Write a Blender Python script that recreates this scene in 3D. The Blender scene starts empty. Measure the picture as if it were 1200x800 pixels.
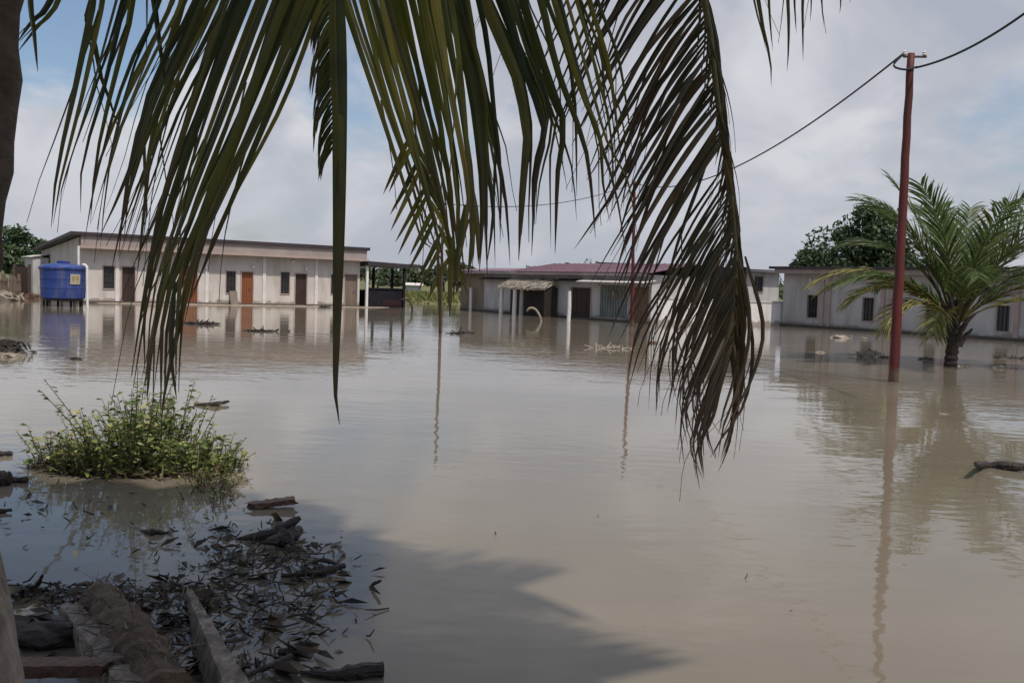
import bpy, math, random
from mathutils import Vector, Matrix

random.seed(7)
sc = bpy.context.scene
col = sc.collection
R = math.radians

# ------------------------------------------------------------------ camera
F, CAMH = 1100.0, 1.6
PITCH, ROLL = R(3.40), R(1.9)
cd = bpy.data.cameras.new('camera')
cd.sensor_width = 36.0
cd.lens = 36.0 * F / 1200.0
cd.clip_start, cd.clip_end = 0.05, 3000
cam = bpy.data.objects.new('camera', cd)
col.objects.link(cam)
CM = (Matrix.Rotation(R(90) - PITCH, 3, 'X') @ Matrix.Rotation(ROLL, 3, 'Z'))
cam.matrix_world = Matrix.Translation((0, 0, CAMH)) @ CM.to_4x4()
sc.camera = cam

# ------------------------------------------------------------------ sky, sun, exposure
SUN_EL = R(61)
SUN_DIR = Vector((0.58, -0.81, 0)).normalized() * math.cos(SUN_EL) + Vector((0, 0, math.sin(SUN_EL)))
w = bpy.data.worlds.new('World')
sc.world = w
w.use_nodes = True
nt = w.node_tree
for n in list(nt.nodes):
    nt.nodes.remove(n)


def N(tree, kind, **kw):
    n = tree.nodes.new(kind)
    for k, v in kw.items():
        if k.startswith('in_'):
            key = k[3:]
            n.inputs[int(key) if key.isdigit() else key.replace('_', ' ')].default_value = v
        else:
            setattr(n, k, v)
    return n


def math_n(tree, op, a, b=None, clamp=False):
    n = tree.nodes.new('ShaderNodeMath')
    n.operation = op
    n.use_clamp = clamp
    for i, v in enumerate((a, b)):
        if v is None:
            continue
        if isinstance(v, (int, float)):
            n.inputs[i].default_value = v
        else:
            tree.links.new(v, n.inputs[i])
    return n.outputs[0]


def ramp(tree, fac, stops):
    n = tree.nodes.new('ShaderNodeValToRGB')
    els = n.color_ramp.elements
    els[0].position, els[0].color = stops[0][0], (*stops[0][1], 1)
    els[1].position, els[1].color = stops[-1][0], (*stops[-1][1], 1)
    for p, c in stops[1:-1]:
        e = els.new(p)
        e.color = (*c, 1)
    tree.links.new(fac, n.inputs[0])
    return n.outputs[0]


sky = N(nt, 'ShaderNodeTexSky', sky_type='NISHITA')
sky.sun_disc = False
sky.sun_elevation = SUN_EL
sky.sun_rotation = math.atan2(SUN_DIR.x, SUN_DIR.y)
sky.air_density, sky.dust_density, sky.ozone_density = 1.0, 2.0, 2.0
tc = N(nt, 'ShaderNodeTexCoord')
sp = N(nt, 'ShaderNodeSeparateXYZ')
nt.links.new(tc.outputs['Generated'], sp.inputs[0])
zz = math_n(nt, 'ADD', math_n(nt, 'MAXIMUM', sp.outputs[2], 0.0), 0.5)
cx = math_n(nt, 'DIVIDE', sp.outputs[0], zz)
cy = math_n(nt, 'DIVIDE', sp.outputs[1], zz)
cmb = N(nt, 'ShaderNodeCombineXYZ')
nt.links.new(cx, cmb.inputs[0]); nt.links.new(cy, cmb.inputs[1])
cmb.inputs[2].default_value = 3.7
no1 = N(nt, 'ShaderNodeTexNoise', in_Scale=3.3, in_Detail=10.0, in_Roughness=0.56, in_Distortion=0.3)
nt.links.new(cmb.outputs[0], no1.inputs['Vector'])
no2 = N(nt, 'ShaderNodeTexNoise', in_Scale=4.2, in_Detail=9.0, in_Roughness=0.52, in_Distortion=0.35)
nt.links.new(cmb.outputs[0], no2.inputs['Vector'])


def lobe(d, width, amount):
    d = Vector(d).normalized()
    vm = N(nt, 'ShaderNodeVectorMath', operation='DOT_PRODUCT')
    nrm = N(nt, 'ShaderNodeVectorMath', operation='NORMALIZE')
    nt.links.new(tc.outputs['Generated'], nrm.inputs[0])
    nt.links.new(nrm.outputs[0], vm.inputs[0])
    vm.inputs[1].default_value = d
    a = math_n(nt, 'SUBTRACT', 1.0, vm.outputs['Value'])
    a = math_n(nt, 'DIVIDE', a, 1 - math.cos(width))
    a = math_n(nt, 'SUBTRACT', 1.0, a, True)
    return math_n(nt, 'MULTIPLY', a, amount)


cov = math_n(nt, 'ADD', no1.outputs['Fac'], 0.18)
for d, wd, am in (((-0.50, 1, 0.31), R(10), 0.27), ((-0.22, 1, 0.30), R(8), 0.2), ((0.52, 1, 0.20), R(8), 0.24),
                  ((-0.15, 1, 0.16), R(5), 0.14), ((-0.75, 1, 0.45), R(16), 0.3), ((0.0, -0.45, 1), R(62), 0.75)):
    cov = math_n(nt, 'SUBTRACT', cov, lobe(d, wd, am))
mask = ramp(nt, cov, [(0.40, (0.0, 0.0, 0.0)), (0.56, (0.93, 0.93, 0.93))])
shade = math_n(nt, 'ADD', no2.outputs['Fac'], lobe((-0.42, 1, 0.19), R(12), 0.16))
cloud = ramp(nt, shade, [(0.36, (3.5, 3.72, 4.35)), (0.5, (4.2, 4.3, 4.75)), (0.68, (5.7, 5.7, 6.0))])
hz = math_n(nt, 'MULTIPLY', math_n(nt, 'SUBTRACT', 0.16, sp.outputs[2], True), 6.0, True)
mixh = N(nt, 'ShaderNodeMix', data_type='RGBA')
nt.links.new(math_n(nt, 'MULTIPLY', hz, 0.7), mixh.inputs['Factor'])
nt.links.new(cloud, mixh.inputs['A'])
mixh.inputs['B'].default_value = (3.85, 4.05, 4.65, 1)
mixc = N(nt, 'ShaderNodeMix', data_type='RGBA')
nt.links.new(mask, mixc.inputs['Factor'])
nt.links.new(sky.outputs[0], mixc.inputs['A'])
nt.links.new(mixh.outputs['Result'], mixc.inputs['B'])
bg = N(nt, 'ShaderNodeBackground', in_Strength=0.1)
nt.links.new(mixc.outputs['Result'], bg.inputs['Color'])
wo = N(nt, 'ShaderNodeOutputWorld')
nt.links.new(bg.outputs[0], wo.inputs[0])

sl = bpy.data.lights.new('sun', 'SUN')
sl.energy, sl.angle, sl.color = 2.7, R(1.0), (1.0, 0.93, 0.84)
so = bpy.data.objects.new('sun', sl)
so.rotation_euler = SUN_DIR.to_track_quat('Z', 'Y').to_euler()
so.location = (0, -5, 30)
col.objects.link(so)

sc.view_settings.view_transform = 'Standard'
sc.view_settings.look = 'None'
sc.view_settings.exposure = 0.28
sc.view_settings.gamma = 1.0
sc.render.engine = 'CYCLES'
sc.cycles.max_bounces = 6
sc.cycles.transparent_max_bounces = 8
try:
    sc.cycles.use_denoising = True
except Exception:
    pass

# ------------------------------------------------------------------ photo-to-world helpers


def ray(px, py):
    return (CM @ Vector(((px - 600) / F, (400 - py) / F, -1))).normalized()


def ground(px, py, z=0.0):
    d = ray(px, py)
    t = (z - CAMH) / d.z
    return Vector((0, 0, CAMH)) + d * t


def at(px, py, y):
    d = ray(px, py)
    return Vector((0, 0, CAMH)) + d * (y / d.y)


# ------------------------------------------------------------------ materials


def principled(name):
    m = bpy.data.materials.new(name)
    m.use_nodes = True
    t = m.node_tree
    return m, t, t.nodes['Principled BSDF']


def mat(name, c1, c2=None, scale=4.0, rough=0.8, bump=0.0, bscale=None, stretch=(1, 1, 1), metal=0.0, spec=0.3,
        detail=6.0, lo=0.35, hi=0.65, stains=None, mud=0):
    m, t, b = principled(name)
    c2 = c2 or tuple(x * 0.72 for x in c1)
    co = N(t, 'ShaderNodeTexCoord')
    mp = N(t, 'ShaderNodeMapping')
    mp.inputs['Scale'].default_value = stretch
    t.links.new(co.outputs['Object'], mp.inputs[0])
    no = N(t, 'ShaderNodeTexNoise', in_Scale=scale, in_Detail=detail, in_Roughness=0.6)
    t.links.new(mp.outputs[0], no.inputs['Vector'])
    c = ramp(t, no.outputs['Fac'], [(lo, c1), (hi, c2)])
    if stains:
        no3 = N(t, 'ShaderNodeTexNoise', in_Scale=stains[1], in_Detail=8.0, in_Roughness=0.65)
        mp3 = N(t, 'ShaderNodeMapping')
        mp3.inputs['Scale'].default_value = (1, 1, 0.25)
        t.links.new(co.outputs['Object'], mp3.inputs[0])
        t.links.new(mp3.outputs[0], no3.inputs['Vector'])
        f = ramp(t, no3.outputs['Fac'], [(0.48, (0, 0, 0)), (0.72, (0.75, 0.75, 0.75))])
        mx = N(t, 'ShaderNodeMix', data_type='RGBA')
        t.links.new(f, mx.inputs['Factor'])
        t.links.new(c, mx.inputs['A'])
        mx.inputs['B'].default_value = (*stains[0], 1)
        c = mx.outputs['Result']
    if mud:      # silt tide mark left by the flood, ragged upper edge
        sx_ = N(t, 'ShaderNodeSeparateXYZ')
        t.links.new(co.outputs['Object'], sx_.inputs[0])
        nm = N(t, 'ShaderNodeTexNoise', in_Scale=1.6, in_Detail=8.0, in_Roughness=0.7)
        t.links.new(co.outputs['Object'], nm.inputs['Vector'])
        e = math_n(t, 'ADD', sx_.outputs[2], math_n(t, 'MULTIPLY', nm.outputs['Fac'], -mud * 1.6))
        f = ramp(t, math_n(t, 'ADD', e, 0.5), [(0.30, (0.7, 0.7, 0.7)), (0.42, (0.0, 0.0, 0.0))])
        mx = N(t, 'ShaderNodeMix', data_type='RGBA')
        t.links.new(f, mx.inputs['Factor'])
        t.links.new(c, mx.inputs['A'])
        mx.inputs['B'].default_value = (0.17, 0.13, 0.09, 1)
        c = mx.outputs['Result']
    t.links.new(c, b.inputs['Base Color'])
    b.inputs['Roughness'].default_value = rough
    b.inputs['Metallic'].default_value = metal
    b.inputs['Specular IOR Level'].default_value = spec
    if bump:
        nb = N(t, 'ShaderNodeTexNoise', in_Scale=bscale or scale * 4, in_Detail=6.0)
        t.links.new(mp.outputs[0], nb.inputs['Vector'])
        bp = N(t, 'ShaderNodeBump', in_Strength=bump, in_Distance=0.02)
        t.links.new(nb.outputs['Fac'], bp.inputs['Height'])
        t.links.new(bp.outputs[0], b.inputs['Normal'])
    return m


def leaf_mat(name, stops, rough=0.5, trans=0.25, tip=None):
    """leaf colours vary from leaf to leaf (each leaf is its own mesh island)"""
    m, t, b = principled(name)
    g = N(t, 'ShaderNodeNewGeometry')
    c = ramp(t, g.outputs['Random Per Island'], stops)
    co = N(t, 'ShaderNodeTexCoord')
    no = N(t, 'ShaderNodeTexNoise', in_Scale=9.0, in_Detail=5.0)
    t.links.new(co.outputs['Object'], no.inputs['Vector'])
    mx = N(t, 'ShaderNodeMix', data_type='RGBA', blend_type='MULTIPLY')
    mx.inputs['Factor'].default_value = 0.8
    t.links.new(c, mx.inputs['A'])
    t.links.new(ramp(t, no.outputs['Fac'], [(0.3, (0.5, 0.46, 0.42)), (0.48, (0.95, 0.95, 0.95)), (0.7, (1.4, 1.25, 0.95))]), mx.inputs['B'])
    cc = mx.outputs['Result']
    if tip:      # dry tips: the 'dry' attribute runs along each leaf blade
        at_ = N(t, 'ShaderNodeAttribute', attribute_name='dry')
        m2 = N(t, 'ShaderNodeMix', data_type='RGBA')
        t.links.new(at_.outputs['Fac'], m2.inputs['Factor'])
        t.links.new(cc, m2.inputs['A'])
        m2.inputs['B'].default_value = (*tip, 1)
        cc = m2.outputs['Result']
    t.links.new(cc, b.inputs['Base Color'])
    b.inputs['Roughness'].default_value = rough
    b.inputs['Specular IOR Level'].default_value = 0.35
    tr = N(t, 'ShaderNodeBsdfTranslucent')
    t.links.new(cc, tr.inputs['Color'])
    ms = N(t, 'ShaderNodeMixShader')
    ms.inputs[0].default_value = trans
    t.links.new(b.outputs[0], ms.inputs[1])
    t.links.new(tr.outputs[0], ms.inputs[2])
    t.links.new(ms.outputs[0], t.nodes['Material Output'].inputs[0])
    return m


M = {}
M['wall_white'] = mat('white_render', (0.60, 0.56, 0.51), (0.50, 0.46, 0.42), 0.6, 0.9, 0.1, 20, stains=((0.30, 0.25, 0.2), 1.1), mud=0.45)
M['wall_grey'] = mat('grey_render', (0.50, 0.48, 0.46), (0.40, 0.385, 0.375), 0.7, 0.9, 0.1, 20, stains=((0.22, 0.19, 0.16), 1.2), mud=0.45)
M['wall_pale'] = mat('pale_grey_render', (0.54, 0.53, 0.52), (0.45, 0.44, 0.435), 0.7, 0.9, 0.1, 20, stains=((0.27, 0.24, 0.21), 1.2), mud=0.45)
M['wall_brown'] = mat('brown_render', (0.27, 0.22, 0.16), (0.2, 0.16, 0.12), 1.0, 0.9, 0.2, 20)
M['fence_white'] = mat('whitewash', (0.74, 0.71, 0.69), (0.64, 0.61, 0.59), 1.0, 0.9, stains=((0.45, 0.4, 0.36), 1.0), mud=0.45)
M['fascia_pink'] = mat('pinkish_fascia_shaded', (0.34, 0.285, 0.26), (0.27, 0.225, 0.205), 1.0, 0.7)  # pinkish paint, darkened so the colour carries the eave shade
M['plinth'] = mat('wet_plinth', (0.10, 0.085, 0.07), (0.07, 0.06, 0.05), 2.0, 0.6)
M['roof_dark'] = mat('dark_roof_metal', (0.06, 0.045, 0.05), (0.035, 0.03, 0.032), 1.0, 0.5)
M['roof_maroon'] = mat('maroon_roof_metal', (0.20, 0.115, 0.15), (0.155, 0.09, 0.115), 0.8, 0.45, stretch=(1, 1, 1))
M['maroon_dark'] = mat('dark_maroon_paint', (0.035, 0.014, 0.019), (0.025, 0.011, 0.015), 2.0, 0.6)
M['trim_white'] = mat('white_trim', (0.72, 0.68, 0.64), (0.6, 0.56, 0.53), 2.0, 0.6)
M['trim_pink'] = mat('pinkish_pilaster_paint', (0.42, 0.32, 0.28), (0.35, 0.27, 0.24), 2.0, 0.8)
M['door_orange'] = mat('orange_brown_wood', (0.25, 0.085, 0.035), (0.18, 0.06, 0.025), 3.0, 0.5, stretch=(1, 1, 0.15))
M['door_dark'] = mat('dark_wood', (0.055, 0.035, 0.028), (0.035, 0.024, 0.02), 3.0, 0.5, stretch=(1, 1, 0.15))
M['door_grey'] = mat('greyed_wood', (0.2, 0.155, 0.125), (0.15, 0.115, 0.09), 3.0, 0.7, stretch=(1, 1, 0.15))
M['glass_dark'] = mat('dark_glass', (0.03, 0.032, 0.035), (0.02, 0.02, 0.024), 2.0, 0.15, spec=0.5)
M['frame_dark'] = mat('dark_frame', (0.05, 0.045, 0.045), None, 3.0, 0.6)
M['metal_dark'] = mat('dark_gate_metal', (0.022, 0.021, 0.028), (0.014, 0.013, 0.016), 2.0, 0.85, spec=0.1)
M['sheet_green'] = mat('grey_green_sheet', (0.20, 0.23, 0.21), (0.15, 0.17, 0.155), 2.0, 0.6)
M['boards'] = mat('brown_boards', (0.21, 0.125, 0.085), (0.12, 0.08, 0.06), 6.0, 0.85, 0.3, 20, stretch=(3, 3, 0.2))
M['thatch'] = leaf_mat('dry_thatch', [(0.0, (0.25, 0.21, 0.18)), (0.4, (0.6, 0.55, 0.48)), (1.0, (0.85, 0.81, 0.74))], 0.95, 0.1)
M['pole_red'] = mat('red_brown_pole', (0.12, 0.02, 0.017), (0.07, 0.018, 0.016), 3.0, 0.6, 0.3, 30, stretch=(3, 3, 0.3), stains=((0.05, 0.025, 0.022), 3.0), mud=0.5)
M['pole_dark'] = mat('dark_thin_pole', (0.09, 0.05, 0.045), None, 3.0, 0.7)
M['cable'] = mat('black_cable', (0.03, 0.03, 0.035), None, 3.0, 0.6)
M['iron'] = mat('rusty_iron', (0.10, 0.07, 0.06), None, 5.0, 0.6)
M['tank_blue'] = mat('blue_tank_plastic', (0.02, 0.055, 0.25), (0.015, 0.038, 0.17), 1.5, 0.5, spec=0.4, stains=((0.12, 0.12, 0.17), 2.2))
M['label_cream'] = mat('cream_sticker', (0.45, 0.40, 0.28), (0.36, 0.33, 0.26), 8.0, 0.6)
M['mark_ochre'] = mat('faded_ochre_print', (0.36, 0.27, 0.10), (0.25, 0.2, 0.12), 8.0, 0.7)
M['pvc'] = mat('white_pipe', (0.75, 0.73, 0.72), (0.66, 0.64, 0.62), 3.0, 0.4)
M['bark'] = mat('palm_bark', (0.13, 0.105, 0.085), (0.055, 0.043, 0.035), 5.0, 0.95, 0.8, 18, stretch=(1, 1, 2.5))
M['bark_dark'] = mat('dark_palm_bark', (0.07, 0.058, 0.048), (0.035, 0.028, 0.023), 5.0, 0.95, 0.8, 18, stretch=(1, 1, 2.5))
M['bark_tree'] = mat('tree_bark', (0.11, 0.085, 0.06), (0.06, 0.045, 0.035), 5.0, 0.95, 0.5)
M['wood_old'] = mat('weathered_wood', (0.30, 0.255, 0.21), (0.10, 0.08, 0.065), 14.0, 0.8, 0.9, 30, stretch=(2.0, 0.22, 2.0), detail=10, stains=((0.045, 0.036, 0.03), 5.0))
M['wood_post'] = mat('weathered_post', (0.30, 0.255, 0.21), (0.12, 0.10, 0.08), 14.0, 0.85, 0.9, 30, stretch=(2.0, 2.0, 0.2), detail=10, stains=((0.07, 0.055, 0.045), 3.0))
M['wood_brown'] = mat('brown_wet_wood', (0.14, 0.078, 0.05), (0.05, 0.028, 0.02), 7.0, 0.6, 0.6, 30)
M['wood_dark'] = mat('dark_wet_wood', (0.045, 0.034, 0.028), (0.02, 0.016, 0.014), 9.0, 0.5, 0.9, 40, stretch=(0.5, 1.5, 1.5))
M['fibre'] = mat('palm_fibre', (0.16, 0.115, 0.08), (0.055, 0.038, 0.028), 12.0, 0.9, 0.9, 50)
M['debris_pale'] = mat('pale_driftwood', (0.36, 0.31, 0.25), (0.2, 0.16, 0.12), 6.0, 0.85, 0.4)
M['litter'] = leaf_mat('floating_leaf_litter', [(0.0, (0.012, 0.011, 0.011)), (0.55, (0.035, 0.027, 0.02)), (0.85, (0.075, 0.05, 0.03)), (1.0, (0.07, 0.075, 0.05))], 0.5, 0.1)
M['frond_fore'] = leaf_mat('palm_leaflets', [(0.0, (0.025, 0.04, 0.010)), (0.4, (0.055, 0.068, 0.014)), (0.72, (0.09, 0.095, 0.02)), (1.0, (0.2, 0.18, 0.04))], 0.42, 0.35, tip=(0.075, 0.045, 0.024))
M['frond_olive'] = leaf_mat('olive_palm_leaflets', [(0.0, (0.045, 0.065, 0.012)), (0.4, (0.11, 0.125, 0.018)), (0.75, (0.19, 0.185, 0.028)), (1.0, (0.34, 0.30, 0.07))], 0.42, 0.4, tip=(0.11, 0.07, 0.03))
M['frond_brown'] = leaf_mat('drying_palm_leaflets', [(0.0, (0.03, 0.032, 0.012)), (0.5, (0.055, 0.045, 0.02)), (0.8, (0.085, 0.06, 0.028)), (1.0, (0.11, 0.075, 0.04))], 0.5, 0.18, tip=(0.085, 0.05, 0.035))
M['rachis'] = mat('leaf_stalk', (0.11, 0.10, 0.03), (0.07, 0.06, 0.02), 3.0, 0.5)
M['frond_green'] = leaf_mat('green_palm_leaflets', [(0.0, (0.04, 0.075, 0.026)), (0.6, (0.10, 0.145, 0.05)), (1.0, (0.2, 0.24, 0.09))], 0.42, 0.4)
M['frond_yellow'] = leaf_mat('yellowing_palm_leaflets', [(0.0, (0.15, 0.16, 0.04)), (0.6, (0.28, 0.27, 0.09)), (1.0, (0.45, 0.41, 0.19))], 0.5, 0.3)
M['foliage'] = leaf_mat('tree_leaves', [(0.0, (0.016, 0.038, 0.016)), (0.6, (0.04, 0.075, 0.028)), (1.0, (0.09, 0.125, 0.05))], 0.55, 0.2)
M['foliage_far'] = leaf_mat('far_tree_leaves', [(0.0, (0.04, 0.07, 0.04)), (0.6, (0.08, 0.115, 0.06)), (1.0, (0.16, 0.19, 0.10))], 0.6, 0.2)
M['weed'] = leaf_mat('weed_leaves', [(0.0, (0.04, 0.07, 0.018)), (0.35, (0.12, 0.18, 0.04)), (0.7, (0.24, 0.29, 0.085)), (1.0, (0.42, 0.42, 0.2))], 0.5, 0.3)
M['weed_dry'] = leaf_mat('dry_weed', [(0.0, (0.05, 0.035, 0.025)), (0.6, (0.12, 0.09, 0.055)), (1.0, (0.3, 0.25, 0.15))], 0.7, 0.2)
M['meadow'] = leaf_mat('meadow_blades', [(0.0, (0.08, 0.10, 0.03)), (0.5, (0.16, 0.18, 0.05)), (1.0, (0.28, 0.26, 0.10))], 0.7, 0.3)

M['litter_pale'] = leaf_mat('loose_fibres', [(0.0, (0.03, 0.022, 0.017)), (0.6, (0.09, 0.065, 0.048)), (1.0, (0.24, 0.19, 0.15))], 0.8, 0.1)

M['mud'] = mat('wet_mud', (0.34, 0.28, 0.22), (0.2, 0.165, 0.13), 2.0, 0.7)
# ground
gm, t, b = principled('muddy_ground')
co = N(t, 'ShaderNodeTexCoord')
n1 = N(t, 'ShaderNodeTexNoise', in_Scale=0.25, in_Detail=9.0, in_Roughness=0.65)
t.links.new(co.outputs['Object'], n1.inputs['Vector'])
t.links.new(ramp(t, n1.outputs['Fac'], [(0.3, (0.17, 0.13, 0.09)), (0.46, (0.13, 0.125, 0.05)), (0.6, (0.10, 0.135, 0.04)), (0.75, (0.2, 0.19, 0.08))]), b.inputs['Base Color'])
b.inputs['Roughness'].default_value = 0.95
M['ground'] = gm

# flood water: silt-laden, so mostly an opaque body under a thin glossy skin
wm, t, b = principled('silty_flood_water')
co = N(t, 'ShaderNodeTexCoord')
n1 = N(t, 'ShaderNodeTexNoise', in_Scale=0.22, in_Detail=7.0, in_Roughness=0.55, in_Distortion=0.8)
mps = N(t, 'ShaderNodeMapping')
mps.inputs['Scale'].default_value = (0.45, 1.0, 1.0)
mps.inputs['Rotation'].default_value = (0, 0, R(-20))
t.links.new(co.outputs['Object'], mps.inputs[0])
t.links.new(mps.outputs[0], n1.inputs['Vector'])
t.links.new(ramp(t, n1.outputs['Fac'], [(0.3, (0.150, 0.129, 0.094)), (0.5, (0.178, 0.152, 0.112)), (0.7, (0.215, 0.182, 0.137))]), b.inputs['Base Color'])
b.inputs['Roughness'].default_value = 0.03
b.inputs['IOR'].default_value = 1.333
b.inputs['Specular IOR Level'].default_value = 0.5
mpa = N(t, 'ShaderNodeMapping')
mpa.inputs['Scale'].default_value = (0.55, 1.0, 1.0)
mpa.inputs['Rotation'].default_value = (0, 0, R(12))
t.links.new(co.outputs['Object'], mpa.inputs[0])
r1 = N(t, 'ShaderNodeTexNoise', in_Scale=5.5, in_Detail=2.0, in_Roughness=0.5)
r2 = N(t, 'ShaderNodeTexNoise', in_Scale=1.3, in_Detail=3.0, in_Roughness=0.5)
r3 = N(t, 'ShaderNodeTexNoise', in_Scale=0.16, in_Detail=3.0, in_Roughness=0.55)
for q in (r1, r2):
    t.links.new(mpa.outputs[0], q.inputs['Vector'])
t.links.new(co.outputs['Object'], r3.inputs['Vector'])
patch = ramp(t, r3.outputs['Fac'], [(0.42, (0.25, 0.25, 0.25)), (0.62, (1, 1, 1))])
h = math_n(t, 'MULTIPLY', r1.outputs['Fac'], patch)
h = math_n(t, 'ADD', math_n(t, 'MULTIPLY', h, 0.0042), math_n(t, 'MULTIPLY', r2.outputs['Fac'], 0.0075))
bp = N(t, 'ShaderNodeBump', in_Strength=1.0, in_Distance=1.0)
t.links.new(h, bp.inputs['Height'])
t.links.new(bp.outputs[0], b.inputs['Normal'])
M['water'] = wm

# ------------------------------------------------------------------ mesh helpers
ROOT = {}


class MB:
    def __init__(s):
        s.v, s.f, s.a, s.smooth = [], [], [], False

    def quad(s, a, b, c, d, dry=None):
        i = len(s.v)
        s.v += [a, b, c, d]
        s.a += dry or [0, 0, 0, 0]
        s.f.append((i, i + 1, i + 2, i + 3))

    def tri(s, a, b, c):
        i = len(s.v)
        s.v += [a, b, c]
        s.a += [0, 0, 0]
        s.f.append((i, i + 1, i + 2))

    def hexa(s, p):     # p: 8 corners, bottom 0-3 then top 4-7
        i = len(s.v)
        s.v += [Vector(q) for q in p]
        s.a += [0] * 8
        for f in ((0, 3, 2, 1), (4, 5, 6, 7), (0, 1, 5, 4), (1, 2, 6, 5), (2, 3, 7, 6), (3, 0, 4, 7)):
            s.f.append(tuple(i + k for k in f))

    def beam(s, a, b, wd, th, up=Vector((0, 0, 1)), taper=1.0):
        a, b = Vector(a), Vector(b)
        d = (b - a).normalized()
        sd = d.cross(up).normalized()
        u2 = sd.cross(d)
        p = []
        for sg in (-1, 1):
            pts = []
            for q, k in ((a, 1.0), (b, taper)):
                pts.append((q + sd * wd / 2 * k + u2 * th / 2 * sg, q - sd * wd / 2 * k + u2 * th / 2 * sg))
            p += [pts[0][0], pts[0][1], pts[1][1], pts[1][0]]
        s.hexa(p)

    def tube(s, pts, rad, sides=8, jit=0.0, cap=True, rnd=random):
        pts = [Vector(p) for p in pts]
        n = len(pts)
        if not isinstance(rad, (list, tuple)):
            rad = [rad] * n
        i0 = len(s.v)
        ref = Vector((0.13, 0.21, 1.0))
        for k, p in enumerate(pts):
            d = (pts[min(k + 1, n - 1)] - pts[max(k - 1, 0)]).normalized()
            r_ = ref if abs(d.dot(ref.normalized())) < 0.95 else Vector((1, 0.2, 0))
            a = d.cross(r_).normalized()
            bb = d.cross(a)
            for j in range(sides):
                an = 2 * math.pi * j / sides
                q = rad[k] * (1 + (rnd.uniform(-jit, jit) if jit else 0))
                s.v.append(p + a * math.cos(an) * q + bb * math.sin(an) * q)
                s.a.append(0)
        for k in range(n - 1):
            for j in range(sides):
                j2 = (j + 1) % sides
                s.f.append((i0 + k * sides + j, i0 + k * sides + j2, i0 + (k + 1) * sides + j2, i0 + (k + 1) * sides + j))
        if cap:
            s.f.append(tuple(i0 + j for j in range(sides))[::-1])
            s.f.append(tuple(i0 + (n - 1) * sides + j for j in range(sides)))

    def lathe(s, c, prof, sides=32):
        i0 = len(s.v)
        for r, z in prof:
            for j in range(sides):
                an = 2 * math.pi * j / sides
                s.v.append(Vector((c[0] + r * math.cos(an), c[1] + r * math.sin(an), c[2] + z)))
                s.a.append(0)
        for k in range(len(prof) - 1):
            for j in range(sides):
                j2 = (j + 1) % sides
                s.f.append((i0 + k * sides + j, i0 + k * sides + j2, i0 + (k + 1) * sides + j2, i0 + (k + 1) * sides + j))
        s.f.append(tuple(i0 + j for j in range(sides))[::-1])
        s.f.append(tuple(i0 + (len(prof) - 1) * sides + j for j in range(sides)))

    def strip(s, pts, wid, side_fn, fold=0.22, dry0=0.6, dry1=1.0):
        """a leaf blade folded along its midrib"""
        n = len(pts)
        i0 = len(s.v)
        for k, p in enumerate(pts):
            d = (pts[min(k + 1, n - 1)] - pts[max(k - 1, 0)]).normalized()
            sd = side_fn(k / (n - 1), d)
            sd = (sd - d * sd.dot(d)).normalized()
            nr = d.cross(sd)
            ww = wid[k] / 2
            dr = min(1, max(0, (k / (n - 1) - dry0) / max(0.01, dry1 - dry0)))
            s.v += [p - sd * ww, p + nr * ww * fold * 2, p + sd * ww]
            s.a += [dr, dr, dr]
        for k in range(n - 1):
            a = i0 + 3 * k
            s.f.append((a, a + 1, a + 4, a + 3))
            s.f.append((a + 1, a + 2, a + 5, a + 4))

    def lump(s, c, r, seed=0, squash=(1, 1, 0.5), nu=10, nv=6, rough=0.35):
        rn = random.Random(seed)
        i0 = len(s.v)
        c = Vector(c)
        for i in range(nv + 1):
            th = math.pi * i / nv
            for j in range(nu):
                ph = 2 * math.pi * j / nu
                q = r * (1 + rn.uniform(-rough, rough))
                s.v.append(c + Vector((q * math.sin(th) * math.cos(ph) * squash[0], q * math.sin(th) * math.sin(ph) * squash[1], q * math.cos(th) * squash[2])))
                s.a.append(0)
        for i in range(nv):
            for j in range(nu):
                j2 = (j + 1) % nu
                s.f.append((i0 + i * nu + j, i0 + (i + 1) * nu + j, i0 + (i + 1) * nu + j2, i0 + i * nu + j2))

    def build(s, name, m, parent=None, origin=None, smooth=False):
        if parent is not None:
            o_ = ROOT[parent.name]
        elif origin is not None:
            o_ = Vector(origin)
        else:
            cx_ = sum((q.x for q in s.v)) / len(s.v)
            cy_ = sum((q.y for q in s.v)) / len(s.v)
            o_ = Vector((cx_, cy_, min(q.z for q in s.v)))
        me = bpy.data.meshes.new(name)
        me.from_pydata([q - o_ for q in s.v], [], s.f)
        me.materials.append(m)
        if any(s.a):
            atr = me.attributes.new('dry', 'FLOAT', 'POINT')
            atr.data.foreach_set('value', [float(x) for x in s.a])
        if smooth:
            me.polygons.foreach_set('use_smooth', [True] * len(me.polygons))
        me.validate()
        ob = bpy.data.objects.new(name, me)
        col.objects.link(ob)
        if parent is not None:
            ob.parent = parent
        else:
            ob.location = o_
        ROOT[ob.name] = o_
        return ob


def tag(o, label, cat, group=None, kind=None):
    o['label'] = label
    o['category'] = cat
    if group:
        o['group'] = group
    if kind:
        o['kind'] = kind
    return o


def thing(name, loc, label, cat, group=None):
    o = bpy.data.objects.new(name, None)
    o.empty_display_size = 0.2
    o.location = loc
    col.objects.link(o)
    ROOT[o.name] = Vector(loc)
    return tag(o, label, cat, group)


def structure(ob):
    ob['kind'] = 'structure'
    return ob


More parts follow.
